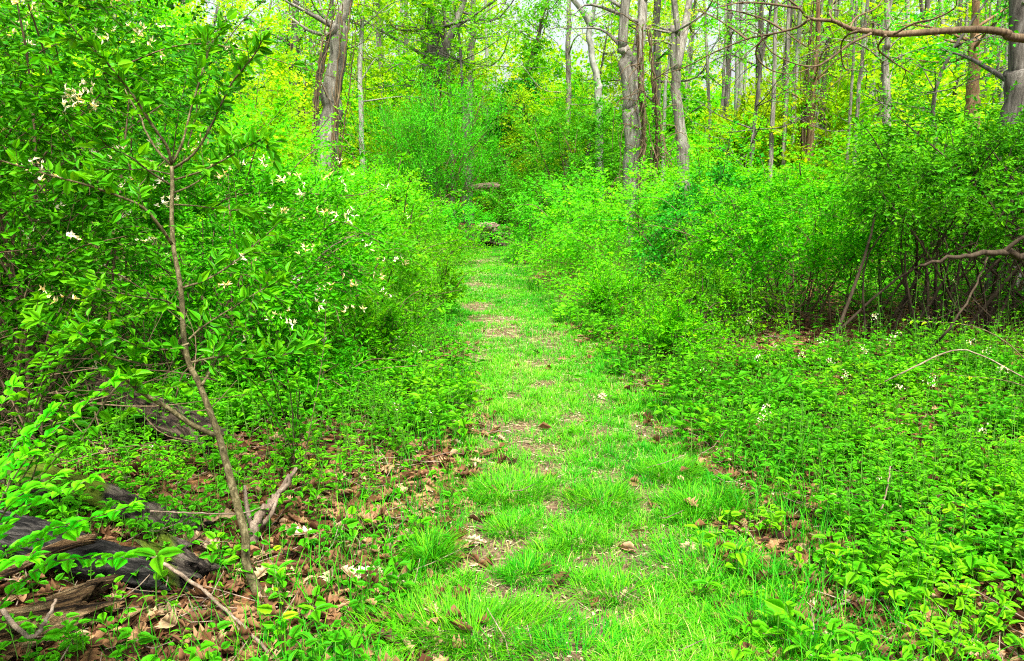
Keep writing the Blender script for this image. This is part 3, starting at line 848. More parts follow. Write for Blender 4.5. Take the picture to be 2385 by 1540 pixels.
# leafy young tree whose boughs hang over the centre
tree('leafy_tree', 'young tree with fresh leafy boughs spread across the top centre', [np.array([-1.3, 23.8, 0]), np.array([-1.4, 23.8, 3]), np.array([-1.5, 23.8, 5.6])], .07, 151, 'barkdark', 'bright', 30, 3.0, .45, nsp=8, L=.1, Wd=.06, ext=2.2, up=.25)
tree('leafy_tree', 'young yellow green tree between ivy mass and twin trunk', [np.array([2.2, 25.5, 0]), np.array([2.3, 25.5, 2]), np.array([2.6, 25.4, 4.])], .08, 152, 'barkdark', 'yellow', 26, 2.6, .35, nsp=7, L=.075, Wd=.042, ext=3, up=.4)
tree('leafy_tree', 'slim young tree with hanging leaves right of the grey curved trunk', [np.array([5.0, 17.2, 0]), np.array([5.1, 17.2, 2]), np.array([5.2, 17.2, 4.])], .06, 153, 'barkdark', 'bright', 22, 2.2, .3, nsp=6, L=.065, Wd=.036, ext=2, up=.3)
tree('leafy_tree', 'leafy green young tree left of the brown trunk at right', [np.array([6.6, 12.6, 0]), np.array([6.6, 12.6, 2]), np.array([6.5, 12.5, 3.2])], .05, 154, 'barkdark', 'honey', 18, 1.9, .3, nsp=6, L=.06, Wd=.036, ext=1.5, up=.3)
tree('leafy_tree', 'leafy tree between honeysuckle and vine draped trunk at upper left', [np.array([-6.6, 17.5, 0]), np.array([-6.6, 17.5, 2]), np.array([-6.5, 17.5, 4.])], .08, 155, 'barkdark', 'bright', 20, 2.2, .4, nsp=6, L=.065, Wd=.036, ext=1.4, up=.3)

# overhanging bare branch from a tree just outside the frame
C3 = lambda x, y: (1595 + x * .3335, y * .3335)
def br(d0, d1, *c):
    n = len(c)
    return [P(*C3(*q), d0 + (d1 - d0) * k / (n - 1)) for k, q in enumerate(c)]


ob = thing('overhanging_tree', 'long bare brown branch arching in from the right edge near the top', 'tree', (5.2, 6.0, h1(5.2, 6.0)))
o0 = np.array([5.2, 6.0, h1(5.2, 6.0)])
rg = np.random.RandomState(77)
tb, lf = MB(), MB()
tube(tb, smooth([(0, 0, -.2), (.05, 0, 2), (0, .1, 4), (.1, .2, 7.5)], 24), np.linspace(.16, .06, 24), 12, .08, 5)
lm = tb
main = [o0 + np.array([0, .05, 2.3])] + br(5.8, 5.4, (2380, 272), (2250, 232), (2060, 207), (1800, 218), (1460, 240), (1300, 222), (1150, 200), (1040, 150), (870, 130), (800, 60), (700, -20))
mp = smooth(np.array(main) - o0, 60)
tube(lm, mp, np.interp(np.linspace(0, 1, 60), [0, .12, .5, .75, 1], [.04, .027, .022, .012, .005]), 8, .05, 3)
subs = [br(5.45, 5.9, (870, 135), (780, 195), (600, 240), (430, 275), (200, 370), (0, 470), (-150, 520)),
        br(5.45, 5.1, (1300, 235), (1150, 310), (1000, 420), (900, 465), (750, 440), (600, 360), (530, 250)),
        br(5.45, 5.8, (1230, 215), (1130, 250), (1090, 330), (1110, 470), (1180, 490)),
        br(5.5, 5.9, (1400, 245), (1350, 340), (1450, 430), (1600, 525)),
        br(5.6, 5.2, (1460, 240), (1600, 165), (1750, 130), (1880, 60), (1900, 0)),
        br(5.45, 5.9, (1040, 150), (1010, 80), (1060, -20)),
        br(5.7, 6.3, (600, 240), (520, 300), (500, 400), (600, 490), (750, 515), (900, 470)),
        br(5.8, 6.3, (430, 275), (330, 200), (200, 120), (60, 60)),
        br(5.7, 6.1, (700, 220), (560, 140), (400, 90), (250, 60)),
        br(5.4, 5.2, (800, 60), (600, 30), (400, 20), (200, 60)),
        br(5.5, 5.9, (1150, 200), (1200, 120), (1330, 60), (1390, -20))]
for s in subs:
    c = smooth(np.array(s) - o0, 26)
    tube(lm, c, np.linspace(.0085, .003, 26), 6)
    for j in rg.randint(5, 26, 6):
        sd = unit(np.array([rg.normal(0, 1), rg.normal(0, .7), rg.normal(0, .8)])) * rg.uniform(.12, .5)
        sticks(lm, c[j], c[j] + sd * .5, .003, .002, 4); sticks(lm, c[j] + sd * .5, c[j] + sd - UP * .05, .002, .0012, 4)
        if rg.random() < .6:
            sprays(lf, None, (c[j] + sd * .7)[None], sd[None], .1, 4, .045, .022, rg, 'mid', .2, .5)
lm.build('trunk', M['twig'], ob); lf.build('crown', M['bright'], ob)

GAPS = [(605, 70, 60, 110), (520, 20, 40, 60), (1260, 20, 50, 50), (1345, 40, 80, 75), (1690, 60, 80, 90), (2125, 235, 45, 60), (1205, 300, 20, 20), (1150, 180, 40, 45), (1000, 190, 40, 30), (1430, 20, 40, 40), (1610, 20, 30, 60)]


def in_gap(x, y, z):
    """openings in the far canopy where the pale sky shows"""
    x, y, z = np.broadcast_arrays(np.asarray(x, float), np.asarray(y, float), np.asarray(z, float))
    out = np.zeros(x.shape, bool)
    for gx, gy, rx, ry in GAPS:
        a = P(gx, gy, 1.0); k = FD / math.cos(PITCH)
        ux, uz = x / y, (z - CAMZ) / y
        out |= ((ux - a[0]) * k / rx) ** 2 + ((uz - (a[2] - CAMZ)) * k / ry) ** 2 < 1
    return out


# ------------------------------------------------------------------ far wood: copies
rng = np.random.RandomState(9)
protos = []
for k in range(8):
    hgt = 12 + rng.rand() * 3
    ln_ = rng.normal(0, .35)
    pr = tree('woodland_tree', 'slender trunk with sparse spring leaves deep in the wood', [np.zeros(3), np.array([ln_ * .3, .1, hgt * .3]), np.array([ln_, 0, hgt * .6])],
              rng.uniform(.07, .13), 200 + k, ['bark', 'barkpale', 'bark', 'barkdark'][k % 4], ['yellow', 'bright', 'yellow', 'bright'][(k // 2) % 4], 20, 2.4, .12, nsp=7, K=8, L=.12, Wd=.08, group='slender trees of the far wood', ext=hgt * .3, leafln=.45)
    protos.append(pr)
cnt = 0
used = [0] * 8
tries = 0
while cnt < 120 and tries < 4000:
    tries += 1
    y = 23 + 30 * rng.rand() ** 1.0
    x = rng.uniform(-.72, .72) * (y + 4)
    if abs(x - .6) < 1.2 and y < 30: continue
    if min(abs(x / y - (g_[0] - 1192.5) / FD) - (g_[2] + 25) / FD for g_ in GAPS[:6]) < 0: continue
    k = rng.randint(8)
    z = h1(x, y); rz = rng.rand() * 6.28; sc = rng.uniform(.8, 1.25)
    if not used[k]:
        protos[k].location = (x, y, z); protos[k].rotation_euler = (0, 0, rz); used[k] = 1
    else:
        dup(protos[k], (x, y, z), rz, sc)
    cnt += 1
thin = []
for k in range(4):
    thin.append(tree('woodland_tree', 'thin straight trunk with few leaves among the crowd of stems at the upper right', [np.zeros(3), np.array([.1 - .05 * k, .1, 4]), np.array([.15 - .1 * k, 0, 8])],
                     .06 + .02 * (k % 3), 240 + k, ['bark', 'barkpale', 'barkdark', 'bark'][k], ['yellow', 'bright'][k % 2], 9, 2.0, .2, nsp=4, K=6, L=.075, Wd=.042, group='crowd of thin stems at the upper right', ext=4, leafln=.35))
    thin[-1].location = [(9.2, 20.5, h1(9.2, 20.5)), (7.6, 22, h1(7.6, 22)), (11.5, 23, h1(11.5, 23)), (6.2, 19.2, h1(6.2, 19.2))][k]
cnt = 0
while cnt < 40:
    y = rng.uniform(18.5, 34); x = rng.uniform(.24, .64) * y
    if in_gap(x, y, 4.)[()]: continue
    sc = rng.uniform(.7, 1.05)
    dup(thin[rng.randint(4)], (x, y, h1(x, y)), rng.rand() * 6.28, sc); cnt += 1
for k in range(8):
    if not used[k]: protos[k].location = (-20 + 5 * k, 50, 0)
shr = []
for k, (mt, up) in enumerate([('yellow', .5), ('bright', .6), ('rose', .5), ('feather', .9), ('yellow', .8), ('bright', .3)]):
    shr.append(bush('understory_shrub', 'leafy spring shrub filling the understory deep in the wood', 'bush', (0, 40), 300 + k, 1.7, 1.5, 1.7, 1.8, N=1000, K=7, L=.1, Wd=.05, ln=.45, mat=mt, zmin=.05, up=up, stems=14,
                    group='shrubs of the far understory', stemr=.02, twr=.006, shell=.35, twmat='twigdark'))
used = [0] * 6; cnt = 0; tries = 0
while cnt < 125 and tries < 5000:
    tries += 1
    y = 17 + 33 * rng.rand() ** .9
    x = rng.uniform(-.72, .72) * (y + 3)
    if abs(x) < 4.5 and y < 27: continue
    if -8 < x < 8.5 and y < 16: continue
    k = rng.randint(6)
    sc = rng.uniform(.7, 1.5)
    z = h1(x, y)
    if not used[k]:
        shr[k].location = (x, y, z); used[k] = 1
    else:
        dup(shr[k], (x, y, z), rng.rand() * 6.28, (sc, sc, sc * rng.uniform(.8, 1.35)))
    cnt += 1
fw, N = MB(), 90000
x = rng.uniform(-48, 48, N); y = rng.uniform(50, 60, N); z = rng.uniform(0, 1, N) * 14
okk = fbm(x * .3, z * .4 + y * .1, 4) > .2 + np.clip((z - 6) / 8, 0, 1) * .33
okk &= ~in_gap(x, y, z + hz(x, y))
x, y, z = x[okk], y[okk], z[okk]
p = np.stack([x, y, z + hz(x, y)], 1)
leaves(fw, p, rng.normal(0, 1, p.shape), rng.normal(0, .6, p.shape) + UP, rng.uniform(.18, .4, len(p)), rng.uniform(.13, .26, len(p)), 'lo', np.clip(fbm(x * .4, z * .4, 8) + rng.normal(0, .15, len(p)), 0, 1))
tag(fw.build('far_woods', M['yellow']), 'hazy mass of yellow green leaves at the back of the wood', 'woods', kind='stuff')

# ------------------------------------------------------------------ grass on the trail
rng = np.random.RandomState(21)


def blades(mb, p, az, H, lean, wd, tint):
    n = len(p)
    t = np.array([0, .38, .72, 1.])
    o = np.stack([np.cos(az), np.sin(az), np.zeros(n)], 1)
    s = np.stack([-np.sin(az), np.cos(az), np.zeros(n)], 1)
    hx = lean[:, None] * H[:, None] * t ** 1.8
    zz = H[:, None] * (t - .33 * lean[:, None] * t ** 2.4)
    c = p[:, None] + o[:, None] * hx[..., None] + UP * zz[..., None]
    w = wd[:, None] * np.array([.8, 1., .7, 0]) * .5
    l = c - s[:, None] * w[..., None]; r = c + s[:, None] * w[..., None]
    v = np.concatenate([l[:, :3], r[:, :3], c[:, 3:]], 1)
    q = np.array([(0, 3, 4, 1), (1, 4, 5, 2)]); tt = np.array([(2, 5, 6)])
    b = (np.arange(n) * 7)[:, None, None]
    mb.add(v.reshape(-1, 3), q=(q[None] + b).reshape(-1, 4), t=(tt[None] + b).reshape(-1, 3), a=np.repeat(tint, 7))


# bare patches of the trail, as photo shows them
BARE = [(1105, 665, .28), (1112, 715, .36), (1135, 745, .4), (1165, 780, .34), (1260, 905, .15), (1340, 985, .16), (1200, 1005, .16), (1225, 1045, .12), (1280, 1060, .12), (1280, 1110, .14),
        (1310, 1185, .15), (1180, 1275, .2), (1130, 1300, .2), (1310, 1390, .14), (1340, 1450, .2), (1330, 1490, .2), (1185, 1380, .14), (1110, 1260, .16), (1195, 935, .12), (1395, 1020, .1),
        (1490, 1310, .1), (1560, 1300, .09), (1240, 1530, .22), (1500, 1190, .08), (1400, 940, .1), (1690, 1090, .2), (1060, 1520, .25), (1700, 1240, .1)]
BW = np.array([[*G(a, b), r] for a, b, r in BARE])


WORN = np.array([G(*p) for p in [(1345, 1540), (1335, 1450), (1310, 1300), (1312, 1180), (1280, 1080), (1255, 1000), (1260, 905), (1190, 790), (1125, 735), (1105, 665), (1118, 600), (1160, 560), (1212, 533)]])


def grassdens(x, y):
    d = tdist(x, y)
    nz = fbm(x * 2.2, y * 1.6, 31)
    e = .84 + .5 * (fbm(x * 1.7, y * 1.7, 8) - .5)
    m = np.clip((e - np.abs(d)) / .3, 0, 1)
    c = np.clip((nz - .22) / .2, 0.1, 1)
    b = np.ones_like(x)
    for bx, by, r in BW:
        dd = np.sqrt((x - bx) ** 2 + ((y - by) * .8) ** 2) / (r * .78)
        b = np.minimum(b, np.clip((dd - .7) / .5, 0.05, 1))
    wx = np.interp(y, WORN[:, 1], WORN[:, 0])
    wd = np.abs(x - wx + .1 * (vnoise(y * 2.3, y * 0, 17) - .5)) / (.10 + .13 * vnoise(y * 1.6, y * 0 + 4, 18))
    wd = wd + .9 * np.clip((vnoise(y * 1.1, y * 0 + 9, 19) - .35) * 2.5, 0, 1) * (y > 3.2)
    b = b * np.clip(.22 + (wd - .3) * 1.4, .22, 1)
    return m * c * b


gr = MB()
# tussocks
N = 12000
u = rng.rand(N)
y = 1.9 + 26 * u ** 1.9
i = np.searchsorted(CLY[:330], y).clip(0, 329)
x = CLX[i] + rng.uniform(-1.15, 1.15, N)
k = rng.rand(N) < grassdens(x, y)
x, y = x[k], y[k]
far = np.clip((y - 4) / 12, 0, 1)
nb = (26 - 12 * far).astype(int)
rr = rng.uniform(.02, .055, len(x)) * (1 + far)
hh = rng.uniform(.028, .06, len(x)) * (1 + .5 * vnoise(x * 1.3, y * 1.3, 55))
rep = np.repeat(np.arange(len(x)), nb)
az = rng.rand(len(rep)) * 6.283; ra = rr[rep] * np.sqrt(rng.rand(len(rep)))
bx, by = x[rep] + np.cos(az) * ra, y[rep] + np.sin(az) * ra
tb_ = .02 + .95 * fbm(x * 1.5, y * 1.2, 71)
blades(gr, np.stack([bx, by, hz(bx, by) + .002], 1), az + rng.normal(0, .5, len(rep)), hh[rep] * rng.uniform(.5, 1.25, len(rep)), rng.uniform(.25, 1.25, len(rep)), (.0032 + .004 * far[rep]) * rng.uniform(.7, 1.3, len(rep)),
       np.clip(tb_[rep] + rng.normal(0, .16, len(rep)), 0, 1))
# short turf between
N = 400000
y = 1.9 + 24 * rng.rand(N) ** 1.8
i = np.searchsorted(CLY[:330], y).clip(0, 329)
x = CLX[i] + rng.uniform(-1.2, 1.2, N)
k = rng.rand(N) < np.sqrt(grassdens(x, y)) * .8 + .02
x, y = x[k], y[k]; n = len(x)
blades(gr, np.stack([x, y, hz(x, y) + .002], 1), rng.rand(n) * 6.283, rng.uniform(.02, .06, n), rng.uniform(.2, 1.1, n), (.0026 + .004 * np.clip((y - 4) / 12, 0, 1)) * rng.uniform(.7, 1.3, n), np.clip(.25 + .55 * fbm(x * 1.1, y * .9, 71) + rng.normal(0, .16, n) + (rng.rand(n) < .12) * .6, 0, 1))
# straggling grass into the verge
N = 26000
y = 1.9 + 22 * rng.rand(N) ** 1.7
i = np.searchsorted(CLY[:330], y).clip(0, 329)
sd = np.where(rng.rand(N) < .6, 1, -1)
x = CLX[i] + sd * (.6 + np.abs(rng.normal(0, .45, N)))
k = fbm(x * 1.8, y * 1.5, 91) > .5
x, y = x[k], y[k]; n = len(x)
blades(gr, np.stack([x, y, hz(x, y)], 1), rng.rand(n) * 6.283, rng.uniform(.06, .2, n), rng.uniform(.2, .9, n), (.0032 + .004 * np.clip((y - 4) / 12, 0, 1)) * rng.uniform(.7, 1.3, n), np.clip(.4 + rng.normal(0, .2, n), 0, 1))
tag(gr.build('trail_grass', M['grass']), 'fine bright green grass growing in tufts along the footpath', 'grass', kind='stuff')

# distinct large tufts
def tuft(label, X, Y, n, rad, H, seed, stretch=1.):
    r_ = np.random.RandomState(seed)
    mb = MB()
    az = r_.rand(n) * 6.283; ra = rad * np.sqrt(r_.rand(n))
    ra = ra * (1 + .8 * (vnoise(np.cos(az) * 2 + seed, np.sin(az) * 2, seed) - .3))
    p = np.stack([np.cos(az) * ra * stretch, np.sin(az) * ra, np.zeros(n)], 1) * 1.25
    p[:, 2] = hz(p[:, 0] + X, p[:, 1] + Y) - h1(X, Y)
    blades(mb, p, az + r_.normal(0, .45, n), H * .68 * r_.uniform(.5, 1.25, n), r_.uniform(.25, 1.35, n), .0034 * r_.uniform(.7, 1.3, n), np.clip(.42 + r_.normal(0, .2, n), 0, 1))
    o = mb.build('grass_tuft', M['grass']); o.location = (X, Y, h1(X, Y))
    tag(o, label, 'grass tuft', 'large grass tufts on the trail')


for k, (x_, y_, n_, rad, H, lab, st) in enumerate([
        (1100, 1480, 1500, .14, .16, 'wide arching grass tuft at the bottom left of the path', 1.7),
        (1225, 1345, 420, .07, .12, 'mid size grass tuft just above the wide bottom tuft', 1),
        (1270, 1300, 360, .06, .10, 'small round grass tuft in the middle of the path near the bottom', 1),
        (1190, 1245, 420, .07, .11, 'round grass tuft at left path edge above the pale fallen leaf', 1),
        (1190, 1160, 1100, .13, .13, 'large bright grass tuft on the left half of the path', 1.4),
        (1350, 1270, 500, .08, .11, 'dark green grass tuft in the path centre between bare strips', 1),
        (1400, 1180, 900, .11, .12, 'dark green trailing grass tuft along the right side of the bare strip', 1.),
        (1640, 1200, 900, .12, .14, 'bushy grass tuft at the right path edge beside the herbs', 1.5),
        (1650, 1330, 900, .14, .13, 'broad grass patch tuft on the lower right of the path', 1.3),
        (1430, 1390, 700, .11, .11, 'soft grass tuft right of the lowest bare strip', 1.3),
        (1560, 1120, 650, .10, .15, 'long bladed pale grass tuft on the right of the path', 1.),
        (1480, 935, 520, .10, .13, 'grass tuft leaning out at the right path edge halfway up', 1.3),
        (1000, 1310, 520, .05, .2, 'tall narrow upright grass tuft left of the path', 1),
        (1340, 1540, 900, .13, .12, 'grass tuft cut by the bottom of the frame in the path', 1.6),
        (1800, 1500, 900, .14, .13, 'grass tuft by leaf litter at the bottom right of the path', 1.4)]):
    X, Y = G(x_, y_)
    tuft(lab, X, Y, n_, rad, H, 500 + k, st)

# ------------------------------------------------------------------ ground cover herbs
rng = np.random.RandomState(33)


def lod(y):
    return np.where(y < 4.2, 0, np.where(y < 9, 1, 2))


KND = ['hi', 'mid', 'lo']


def herbs(fol, stm, x, y, H, L, rng, K=6, wf=.55, tiers=2, tooth=0.):
    n = len(x)
    z = hz(x, y)
    tint0 = np.clip(-.12 + 1.15 * fbm(x * 1.7, y * 1.5, 41) + rng.normal(0, .15, n), 0, 1)
    leanv = rng.normal(0, .18, (n, 2))
    base = np.stack([x, y, z - .01], 1)
    top = base + np.stack([leanv[:, 0] * H, leanv[:, 1] * H, H], 1)
    sticks(stm, base, top, .0022, .0014, 3)
    lv = lod(y)
    for k in range(K):
        f = 1. - (k // 3) * .38 if tiers > 1 else 1.
        f = np.clip(f + rng.normal(0, .06, n), .2, 1)
        az = k * 2.2 + rng.rand(n) * 1.2 + x * 7
        d = np.stack([np.cos(az), np.sin(az), rng.normal(.1, .25, n)], 1)
        p = base + (top - base) * f[:, None] + d * .012
        LL = L * rng.uniform(.6, 1.15, n)
        nr = UP + rng.normal(0, .3, (n, 3))
        for q in range(3):
            s = lv == q
            if s.any():
                kk = 'tooth' if (q == 0 and tooth > 0 and k % 2 == 0) else KND[q]
                leaves(fol, p[s], d[s], nr[s], LL[s], LL[s] * wf * rng.uniform(.85, 1.15, s.sum()), kk, np.clip(tint0[s] + rng.normal(0, .1, s.sum()), 0, .84))


def stalks(fol, stm, flw, x, y, H, rng, M_=11, L=.05, wf=.6, fl=.0):
    n = len(x)
    z = hz(x, y)
    base = np.stack([x, y, z - .01], 1)
    lean = rng.normal(0, .14, (n, 2))
    top = base + np.stack([lean[:, 0] * H, lean[:, 1] * H, H], 1)
    mid = (base + top) / 2 + rng.normal(0, .012, (n, 3))
    sticks(stm, base, mid, .002, .0017, 4); sticks(stm, mid, top, .0017, .001, 4)
    lv = lod(y)
    t0 = np.clip(0. + .95 * fbm(x * 1.4, y * 1.2, 43) + rng.normal(0, .12, n), 0, 1)
    for k in range(M_):
        f = .12 + .88 * (k + .5) / M_
        az = k * 2.4 + x * 13 + rng.normal(0, .3, n)
        d = np.stack([np.cos(az), np.sin(az), rng.normal(.25, .25, n)], 1)
        p = base + (top - base) * f
        LL = L * (1.15 - .65 * f) * rng.uniform(.7, 1.2, n)
        nr = UP + rng.normal(0, .3, (n, 3))
        for q in range(3):
            s = lv == q
            if s.any(): leaves(fol, p[s] + d[s] * .015, d[s], nr[s], LL[s], LL[s] * wf, ['tooth', 'mid', 'lo'][q], np.clip(t0[s] + rng.normal(0, .1, s.sum()) + .1 * f, 0, 1))
    if flw is not None and fl > 0:
        s = rng.rand(n) < fl
        flowers(flw, top[s], rng, 6, .011, .008)


def scatter(N, y0, y1, pw, xf, dens):
    y = y0 + (y1 - y0) * rng.rand(N) ** pw
    x = rng.uniform(-xf, xf, N) * (y + .4)
    k = rng.rand(N) < dens(x, y)
    return x[k], y[k]


PLD = np.array([G(a, b) for a, b in [(1130, 1277), (1035, 1270), (665, 1275), (640, 1310), (590, 1385), (800, 1365), (455, 1450), (485, 1490), (430, 1530), (1815, 1355), (1960, 1425), (1925, 1415), (740, 1440), (1850, 1310), (520, 1540), (560, 1450), (1900, 1480), (2050, 1500), (1000, 1420), (860, 1200), (700, 1350), (1880, 1270)]])


def openings(x, y):
    d2 = ((x[:, None] - PLD[:, 0]) ** 2 + ((y[:, None] - PLD[:, 1]) * .8) ** 2).min(1)
    m = np.clip((np.sqrt(d2) - .06) / .14, .06, 1)
    hollow = np.clip(1.15 - np.maximum(np.abs(x - 3.3) / 1.6, np.abs(y - 7.7) / 1.0), 0, .3) / .3
    return m * (1 - .9 * hollow)


def dens_low(x, y):
    d = tdist(x, y)
    m = np.clip((np.abs(d) - .55) / .25, 0.012, 1)
    nz = fbm(x * 1.6, y * 1.3, 61)
    left = np.where(d < 0, np.clip((nz - .3) / .25, .12, 1) * np.where(y < 3.1, .34, np.where(y < 4.4, .8, 1.3)), np.clip((nz - .27) / .22, .15, 1))
    corner = np.clip(1 - (1.9 - x) * 0, 0, 1)
    br_ = np.where((d > .5) & (y < 2.9), .55, 1.)
    return m * left * br_ * openings(x, y)


fol, stm = MB(), MB()
x, y = scatter(5200, 1.9, 4.6, 1.0, .72, dens_low)
herbs(fol, stm, x, y, rng.uniform(.05, .17, len(x)), np.clip(.04 * np.exp(rng.normal(0, .35, len(x))) * (.7 + .9 * vnoise(x * 2.1, y * 2.1, 77)), .018, np.where(x < 0, .052, .066)), rng, 6, .7, tooth=1)
x, y = scatter(12000, 4.4, 10, 1.0, .70, dens_low)
herbs(fol, stm, x, y, rng.uniform(.08, .26, len(x)), np.clip(.05 * np.exp(rng.normal(0, .35, len(x))) * (.7 + .9 * vnoise(x * 2.1, y * 2.1, 77)), .02, .11), rng, 6, .68)
x, y = scatter(11000, 9.5, 24, 1.2, .68, dens_low)
herbs(fol, stm, x, y, rng.uniform(.15, .5, len(x)), rng.uniform(.05, .09, len(x)), rng, 6, .5)
o = fol.build('ground_cover', M['herb']); tag(o, 'low broad leaved herbs carpeting the ground on both sides of the trail', 'ground cover', kind='stuff')
stm.build('cover_stems', M['stemgreen'], o)

fol, stm, flw = MB(), MB(), MB()


def dens_tall(x, y):
    d = tdist(x, y)
    nz = fbm(x * 1.1, y * .9, 67)
    r_ = np.clip((d - .8) / .5, 0, 1) * np.clip((nz - .33) / .2, 0.05, 1) * np.clip((y - 2.3) / 1.4, .1, 1)
    l_ = np.clip((-d - .65) / .4, 0, 1) * np.clip((nz - .33) / .2, 0.08, 1) * np.clip((y - 3.4) / 1.5, .05, 1)
    return np.where(d > 0, r_, l_ * .8) * openings(x, y)


x, y = scatter(4200, 2.2, 7, .9, .72, dens_tall)
stalks(fol, stm, flw, x, y, rng.uniform(.16, .42, len(x)), rng, 11, .055, .6, .03)
x, y = scatter(6500, 6.5, 22, 1.1, .68, dens_tall)
stalks(fol, stm, flw, x, y, rng.uniform(.3, .85, len(x)), rng, 12, .06, .45, .03)
o = fol.build('weed_stalks', M['herb']); tag(o, 'upright leafy weeds crowding the verges of the trail', 'weeds', kind='stuff')
stm.build('weed_stems', M['stemgreen'], o); flw.build('weed_flowers', M['flower'], o)

# individual flowering herbs (white heads) where the photo shows them
C6 = lambda x, y: (1595 + x * .3335, 513.6 + y * .3335)
FH = [(1290, 650, 'tallest white flowered herb before the dark hollow at right'), (1390, 780, 'white flowered herb right of the tallest one before the dark hollow'), (1985, 815, 'white flowered herb under the thin bare arching cane at right'),
      (970, 830, 'white flowered herb in front of the dark rose hollow'), (1240, 890, 'short white flowered herb below the tallest one'), (790, 945, 'white flowered herb beside brown leaf litter right of the trail'),
      (600, 945, 'white flowered herb left of the brown leaf litter patch'), (990, 960, 'white flowered herb in the thick of the right herb bed'), (1150, 1080, 'double headed white flowered herb in the right herb bed'),
      (1525, 1170, 'lone white flowered herb below the dead arching canes'), (2205, 1030, 'large white flowered herb at the right edge'), (2060, 915, 'white flowered herb among dead arching canes'),
      (610, 1355, 'low white flowered herb near the grassy trail edge'), (395, 715, 'white flowered herb leaning at the rose thicket foot'), (220, 555, 'white flowered herb growing up through the rose thicket'),
      (635, 1270, 'small white flowered herb over the grassy verge'), (2125, 1420, 'small white flowered herb low at the right edge'), (1660, 1145, 'white flowered herb by the reddish litter at right')]
for k, (a, b, lab) in enumerate(FH):
    X_, Y_ = C6(a, b)
    hh_ = .55 if k in (0, 1) else rng.uniform(.25, .42)
    # the head stands at photo (X_, Y_): solve for the foot
    d_ = 3.
    for _ in range(40):
        pt = P(X_, Y_, d_)
        d_ += (pt[2] - (h1(pt[0], pt[1]) + hh_)) * 1.5
        d_ = min(max(d_, 2.2), 9.5)
    pt = P(X_, Y_, d_)
    t = thing('flowering_herb', lab, 'herb', (pt[0], pt[1], h1(pt[0], pt[1])), 'white flowered herbs right of the trail')
    f_, s_, w_ = MB(), MB(), MB()
    stalks(f_, s_, w_, np.array([pt[0]]), np.array([pt[1]]), np.array([hh_]), np.random.RandomState(700 + k), 14, .06, .65, 0)
    off = np.array([pt[0], pt[1], h1(pt[0], pt[1])])
    for mb_ in (f_, s_):
        mb_.v = [vv - off for vv in mb_.v]
    top_ = s_.v[-1][-1]
    flowers(w_, top_[None] + np.random.RandomState(k).normal(0, .012, (3, 3)), np.random.RandomState(k), 7, .012, .009)
    s_.build('stem', M['stemgreen'], t); f_.build('leaves', M['herb'], t); w_.build('flowers', M['flower'], t)

# ------------------------------------------------------------------ leaf litter and straw
lit = MB()
x, y = scatter(15000, 1.9, 9, 1.3, .74, lambda x, y: np.clip((np.abs(tdist(x, y)) - .35) / .4, .03, 1))
n = len(x)
az = rng.rand(n) * 6.283
d = np.stack([np.cos(az), np.sin(az), rng.normal(0, .2, n)], 1)
kk = rng.rand(n)
for s, kd, lo, hi, wf in ((kk < .45, 'oak', .05, .13, .6), (kk >= .45, 'hi', .03, .09, .5)):
    m = s.sum()
    leaves(lit, np.stack([x, y, hz(x, y) + .008 + .02 * rng.rand(n)], 1)[s], d[s], (UP + rng.normal(0, .4, (n, 3)))[s], rng.uniform(lo, hi, m), rng.uniform(lo, hi, m) * wf * 1.2, kd,
           np.clip(rng.beta(2, 2.4, m), 0, 1), curl=rng.normal(.15, .45, m))
tag(lit.build('leaf_litter', M['litter']), 'brown curled dead leaves strewn over the forest floor', 'leaf litter', kind='stuff')
stw = MB()
N = 9000
y = 1.9 + 15 * rng.rand(N) ** 1.6
i = np.searchsorted(CLY[:330], y).clip(0, 329)
x = CLX[i] + rng.normal(0, .5, N)
az = rng.rand(N) * 6.283; ln_ = rng.uniform(.015, .07, N) * (1 + .08 * y)
a = np.stack([x, y, hz(x, y) + .016], 1); b = a + np.stack([np.cos(az) * ln_, np.sin(az) * ln_, rng.normal(0, .004, N)], 1)
sticks(stw, a, b, .0012 + .0002 * y, .0008 + .0002 * y, 3, rng.rand(N))
# small chips
n = 5000
y = 1.9 + 12 * rng.rand(n) ** 1.6
i = np.searchsorted(CLY[:330], y).clip(0, 329); x = CLX[i] + rng.normal(0, .55, n)
leaves(stw, np.stack([x, y, hz(x, y) + .016], 1), rng.normal(0, 1, (n, 3)) * [1, 1, .1], UP + rng.normal(0, .3, (n, 3)), rng.uniform(.01, .035, n), rng.uniform(.005, .018, n), 'lo', rng.rand(n))
tag(stw.build('straw_litter', M['straw']), 'dry straw and wood chips scattered on the bare trail earth', 'straw', kind='stuff')
tw = MB()
x, y = scatter(1500, 1.9, 8, 1.2, .74, lambda x, y: np.clip((np.abs(tdist(x, y)) - .5) / .4, .05, 1))
n = len(x); az = rng.rand(n) * 6.283; l2 = rng.uniform(.06, .3, n)
a = np.stack([x, y, hz(x, y) + .02], 1); m = a + np.stack([np.cos(az) * l2 * .5, np.sin(az) * l2 * .5, rng.uniform(0, .04, n)], 1)
b = m + np.stack([np.cos(az + .3) * l2 * .5, np.sin(az + .3) * l2 * .5, rng.uniform(-.02, .06, n)], 1)
sticks(tw, a, m, .003, .0025, 4); sticks(tw, m, b, .0025, .0015, 4)
tag(tw.build('twig_litter', M['deadstick']), 'thin dead twigs littering the forest floor', 'twigs', kind='stuff')

